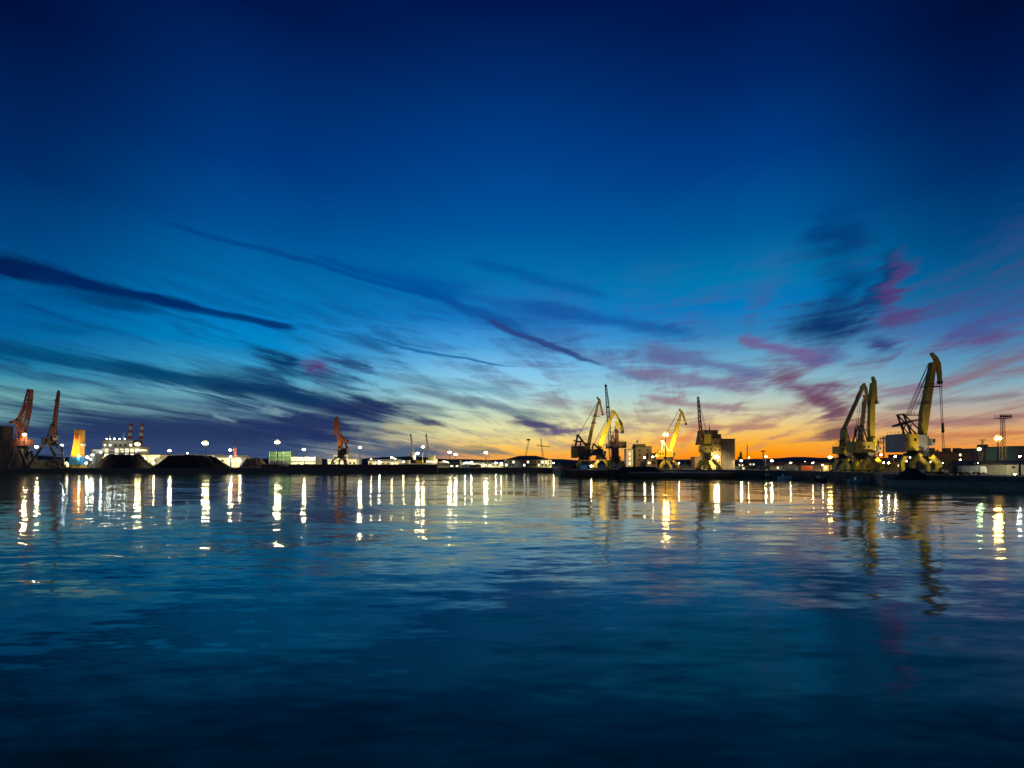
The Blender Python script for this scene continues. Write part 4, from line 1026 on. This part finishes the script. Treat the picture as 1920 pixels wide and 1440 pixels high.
# moored ship behind the pier
sh = thing('cargo_ship', (X(790,452), 452, ZG), 'moored pale cargo ship with two slim white deck booms', 'ship')
def SP(px, py): return (X(px,452)-X(790,452), 0, Z(py,452)-ZG)
xa, xb = SP(752,0)[0], SP(824,0)[0]
MB().prism([(xa+3,-0.0),(xb-2,-0.0),(xb,3.6),(xa-2,3.6)], -5, 5).build('hull', M_PALE, sh)
sup = MB().box(SP(758,0)[0],SP(768,0)[0],-4,4,3.6,6.5).box(SP(800,0)[0],SP(819,0)[0],-4,4,3.6,7.0).box(SP(804,0)[0],SP(815,0)[0],-3,3,7.0,10.5).build('superstructure', M_CREAM, sh)
for k in range(6): MB().box(SP(801+3*k,0)[0],SP(802.6+3*k,0)[0],-4.08,-3.95,4.6,5.8).build('window', G_WINC, sup)
MB().box(SP(781,0)[0],SP(793,0)[0],-4.2,4.2,3.6,6.2).build('cargo_hatch', M_YEL, sh)
for (a,b_),(c,d_),lb in (((777,862),(770,815),'b'),((805,860),(799,815),'b')):
    bo = MB().lattice((*SP(a,b_)[:2],SP(a,b_)[2]),SP(c,d_),1.5,0.8,0.16,16).build('deck_boom', M_SILV, sh)
    MB().ball(SP(c,d_),0.8,1).build('boom_head', M_REDB, bo)
for (a,b_),(c,d_) in (((779,862),(762,848)),((804,856),(820,862))):
    MB().beam(SP(a,b_),SP(c,d_),0.9,None,1.1,0.7).build('derrick', M_YEL, sh)

# containers in the yard
M_CB = paint('container_blue',(0.03,0.10,0.28),0.55); M_CR = paint('container_red',(0.30,0.05,0.03),0.55); M_CO = paint('container_orange',(0.55,0.22,0.03),0.55)
def container(px, py, D, mat, label, rz=0.0, ln=6.1, z0=ZG, n=1):
    rt = thing('container', (X(px,D), D, z0), label, 'container', 'freight containers in the yard', rz)
    q = MB().box(-ln/2,ln/2,-1.2,1.2,0.12,2.6)
    for k in range(12):
        x = -ln/2+ln*(k+0.5)/12; q.box(x-0.12,x+0.12,-1.26,-1.19,0.3,2.45)
    q.build('body', mat, rt)
    MB().box(ln/2-0.02,ln/2+0.08,-1.15,1.15,0.2,2.5).build('door', M_GREY, rt)
    return rt
for px, D, m_, lb, z0 in ((872,438,M_PALE,'white container left in the row beside the round tree',ZG),(880,440,M_YEL,'yellow container in the row beside the round tree',ZG),(888,437,M_GRYW,'grey container standing alone right of the yellow one',ZG),
    (895,438,M_CO,'orange container nearest the round tree',ZG),(881,441,M_PALE,'white container stacked above the row',ZG+2.62),(1093,319,M_BLUE,'bright blue container under the dark olive crane',ZG),(1063,322,M_CR,'dull red container at the left end by the low shed',ZG),
    (1478,284,M_CB,'dark blue container in front of the low houses',ZG),(1510,272,M_CR,'dull red container in front of the white wide house',ZG)):
    container(px, 0, D, m_, lb, 0.0, 6.1 if px != 1093 else 4.2, z0)

# ------------------------------------------------------------------ barges and boats
def hullmesh(L, B, z1, sheer=0.5, bow=0.16, mat=None, parent=None, name='hull'):
    bm = bmesh.new(); N = 24; rows = []
    for i in range(N+1):
        f = i/N; x = -L/2+L*f
        e = min(f, 1-f)/bow; wv_ = min(1.0, 0.35+0.65*math.sqrt(min(1,max(0,e)))) 
        zt = z1+sheer*(abs(f-0.5)*2)**3
        rk = (1-min(1,e))*0.04*L*(1 if f > 0.5 else -1)
        rows.append([bm.verts.new(p) for p in ((x,-B/2*wv_*0.9,-0.7),(x+rk*0.6,-B/2*wv_,z1*0.4),(x+rk,-B/2*wv_,zt),(x+rk,B/2*wv_,zt),(x+rk*0.6,B/2*wv_,z1*0.4),(x,B/2*wv_*0.9,-0.7))])
    for a, c in zip(rows, rows[1:]):
        for k in range(6): bm.faces.new((a[k], c[k], c[(k+1)%6], a[(k+1)%6]))
    bm.faces.new(rows[0]); bm.faces.new(rows[-1][::-1])
    bmesh.ops.recalc_face_normals(bm, faces=bm.faces)
    me = bpy.data.meshes.new(name); bm.to_mesh(me); bm.free(); me.materials.append(mat)
    return link(bpy.data.objects.new(name, me), parent)
def barge(cx, cyy, L, B, z1, rz, mat, label, coam=None):
    rt = thing('barge', (cx, cyy, 0), label, 'barge', 'barges moored along the quays', rz)
    hullmesh(L, B, z1, 0.4, 0.12, mat, rt)
    MB().box(-L*0.40,L*0.40,-B*0.40,B*0.40,z1-0.1,z1+0.55).build('coaming', coam or M_GREY, rt)
    for s in (-1,1):
        for y in (-1,1): MB().tube((s*L*0.45,y*B*0.25,z1),(s*L*0.45,y*B*0.25,z1+0.9),0.16,None,8).build('bollard', M_DARK, rt)
    q = MB().beam((-L*0.46,-B*0.43,z1*0.72),(L*0.46,-B*0.43,z1*0.72),0.25) if False else None
    return rt
barge((X(1055,298)+X(1142,298))/2, 302, X(1142,298)-X(1055,298)-2, 8, 3.6, 0.03, M_HULLR, 'dark red-brown barge moored before the mid-harbour trio')
barge((X(1150,281)+X(1372,281))/2, 279, X(1372,281)-X(1150,281)-2, 9, 2.6, -0.20*0+0.0-0.06, M_HULL, 'long black barge carrying a low coal heap before the bright crane')
heap('barge_coal', 0,0,0,0, 4.0, M_COAL, 'low wide coal heap on the long black barge', 'heap', 0.6, 21, z0=2.6, rough=0.25, rot=-0.06, cx=X(1198,280), cyy=281.2, rx=15, h=2.9)
pA = Vector((X(1646,172),172)); pB = Vector((X(1950,131),131)); dv = pB-pA; L = dv.length; nv = Vector((-dv.y, dv.x)).normalized()
if nv.y < 0: nv = -nv
c = (pA+pB)/2+nv*3.5
barge(c.x, c.y, L, 7, 2.0, math.atan2(dv.y, dv.x), M_HULLG, 'long grey barge along the right edge with a dark coal heap aboard', M_CONC2)
hc = pA+dv.normalized()*8.5+nv*3.5
heap('barge_coal', 0,0,0,0, 2.9, M_COAL, 'dark steep coal heap on the bow of the long grey barge', 'heap', 0.3, 25, z0=2.5, rough=0.2, rot=math.atan2(dv.y,dv.x), cx=hc.x, cyy=hc.y, rx=5.8, h=3.4)
def boat(px, D, L, mat, label, rz=0.0):
    rt = thing('boat', (X(px,D), D, 0.0), label, 'boat', 'small boats by the quay', rz)
    hullmesh(L, L*0.28, 1.1, 0.5, 0.4, mat, rt)
    cb = MB().prism([(-L*0.22,1.0),(L*0.12,1.0),(L*0.05,2.4),(-L*0.2,2.4)], -L*0.09, L*0.09).build('cabin', M_WHT, rt)
    MB().box(-L*0.14,L*0.0,-L*0.09-0.03,-L*0.09+0.01,1.6,2.2).build('window', M_GLASS, cb)
    MB().tube((-L*0.1,0,2.4),(-L*0.1,0,4.6),0.06,0.03,6).build('mast', M_GREY, rt)
boat(1472, 254, 7.5, M_WHT, 'white cabin boat moored below the low houses', 0.2)
boat(1440, 268, 6.5, M_HULL, 'dark small boat moored before the tree dome', -0.1)
boat(1538, 224, 6.5, M_HULL, 'dark small boat moored left of the crowded cranes', 0.3)
boat(1612, 203, 8, M_GREY, 'grey workboat moored below the crowded crane group', -0.2)

# tyre fenders on the quay wall
fr = [Vector(p) for p in pts]
seg = [(a, c) for a, c in zip(fr, fr[1:]) if 100 < a.x < 140 or (140 <= a.x < 142)]
proto = None; k = 0
for a, c in [(fr[i], fr[i+1]) for i in range(8, 12)]:
    d = (c-a); n = max(1, int(d.length/6)); nn = Vector((d.y, -d.x)).normalized()
    if nn.y > 0: nn = -nn
    for j in range(n):
        p = a+d*((j+0.5)/n)+nn*0.2
        if proto is None:
            me = MB().tube((0,-0.17,0),(0,0.17,0),0.75,None,14).tube((0,-0.2,0),(0,0.2,0),0.36,None,10); proto = me.build('tyre_fender', M_DARK)
            tag(proto, 'black tyre fender hung on the quay wall near the crowded cranes', 'fender', 'tyre fenders on the quay wall'); o = proto
        else: o = proto.copy(); COL.objects.link(o)
        o.location = (p.x, p.y, 1.9); o.rotation_euler = (0, 0, math.atan2(d.y, d.x))
# ------------------------------------------------------------------ trees
def tree(px, yt, D, wpx, label, seed, name='tree', n=260):
    rnd = random.Random(seed)
    rt = thing(name, (X(px,D), D, ZG), label, 'tree', 'trees along the shore')
    h = Z(yt,D)-ZG; rw = wpx*D/F/2
    q = MB().tube((0,0,0),(0.1,0,h*0.45),0.26,0.16,7)
    for k in range(5):
        an = k*1.26+rnd.random(); q.tube((0.1,0,h*0.3+k*0.05*h),(rw*0.6*math.cos(an),rw*0.6*math.sin(an),h*(0.55+0.06*k)),0.1,0.03,5)
    q.build('trunk', M_BARK, rt)
    bm = bmesh.new()
    cl = [(rnd.uniform(-.6,.6)*rw, rnd.uniform(-.6,.6)*rw, h*rnd.uniform(0.35,0.8), rnd.uniform(0.28,0.5)) for _ in range(9)]
    for i in range(n):
        c = rnd.choice(cl); v = Vector((rnd.gauss(0,1),rnd.gauss(0,1),rnd.gauss(0,1))).normalized()*(rnd.random()**0.4)
        p = Vector((c[0]+v.x*rw*c[3], c[1]+v.y*rw*c[3], min(h, c[2]+v.z*h*0.26)))
        a = Vector((rnd.gauss(0,1),rnd.gauss(0,1),rnd.gauss(0,1))).normalized(); b_ = a.orthogonal().normalized(); s = rnd.uniform(0.25,0.6)*max(0.6,h/7)*0.8
        vs = [bm.verts.new(p+a*s), bm.verts.new(p+b_*s*0.6), bm.verts.new(p-a*s), bm.verts.new(p-b_*s*0.6)]
        bm.faces.new(vs)
    me = bpy.data.meshes.new('crown'); bm.to_mesh(me); bm.free(); me.materials.append(M_LEAF)
    link(bpy.data.objects.new('crown', me), rt)
TR = [(915,861,437,24,'round dark tree left of the harbour office'),(988,867,440,16,'bush-like tree before the middle of the harbour office'),(1003,866,439,22,'wide dark tree before the right half of the harbour office'),
 (1024,871,438,18,'low lit tree before the right end of the harbour office'),(948,874,438,14,'small shrub-like tree at the left corner of the harbour office'),
 (1412,872,288,20,'left tree of the dark tree dome'),(1426,862,292,30,'tallest tree of the dark tree dome'),(1442,867,288,24,'right tree of the dark tree dome'),(1434,875,282,24,'low front tree of the dark tree dome'),
 (1290,861,350,18,'dark tree between the bright crane and the olive crane'),(1283,870,345,16,'low bush-like tree right of the bright crane'),(1666,864,244,20,'dark tree before the brown shed'),(1650,872,228,14,'low tree just right of the crowded cranes'),
 (1740,852,300,22,'dark tree at the left end of the apartment block'),(1758,843,345,16,'tree top showing over the apartment block'),(1812,866,300,22,'tree before the right end of the apartment block'),(1893,846,300,12,'slim tree right of the tall lattice light tower'),
 (1772,862,280,20,'bushy tree before the left part of the apartment block'),(1788,858,284,16,'round tree before the middle of the apartment block'),(1832,860,260,22,'broad tree behind the left lamp of the dark shed'),(1852,852,310,20,'broad tree before the taller grey apartment block'),(1878,862,214,18,'tree at the foot of the tall lattice light tower'),(1462,866,330,18,'tree behind the first cream house'),(1530,866,330,18,'tree behind the last low houses'),(1690,858,330,20,'tree seen left of the hook crane legs'),
 (1388,845,346,12,'slim bare-topped tree right of the grey silo block')]
for i, (px, yt, D, wd, lb) in enumerate(TR): tree(px, yt, D, wd, lb, 40+i)

# yard vehicles
def truck(px, D, mat, label, rz=0.0):
    rt = thing('truck', (X(px,D), D, ZG), label, 'truck', 'trucks on the quay', rz)
    MB().box(-3.4,1.6,-1.2,1.2,1.0,3.0).build('tipper_body', mat, rt)
    cb = MB().prism([(1.8,0.7),(3.6,0.7),(3.6,1.9),(3.2,2.9),(1.8,2.9)], -1.15, 1.15).build('cab', M_WHT, rt)
    MB().box(3.3,3.62,-0.9,0.9,1.95,2.6).build('windscreen', M_GLASS, cb)
    for x in (-2.6,-1.5,2.6):
        for y in (-1.1,1.1): MB().tube((x,y-0.15,0.5),(x,y+0.15,0.5),0.5,None,12).build('wheel', M_DARK, rt)
truck(556, 424.5+6, M_PALE, 'white tipper truck by the striped white pier building')
truck(533, 420, M_YELD, 'yellow tipper truck before the pale rubble heap')
truck(1804, 176, M_DARK, 'dark tipper truck right of the tall hook crane', 0.4)
truck(1822, 172, M_GREY, 'grey tipper truck left of the dark gabled shed', -0.3)
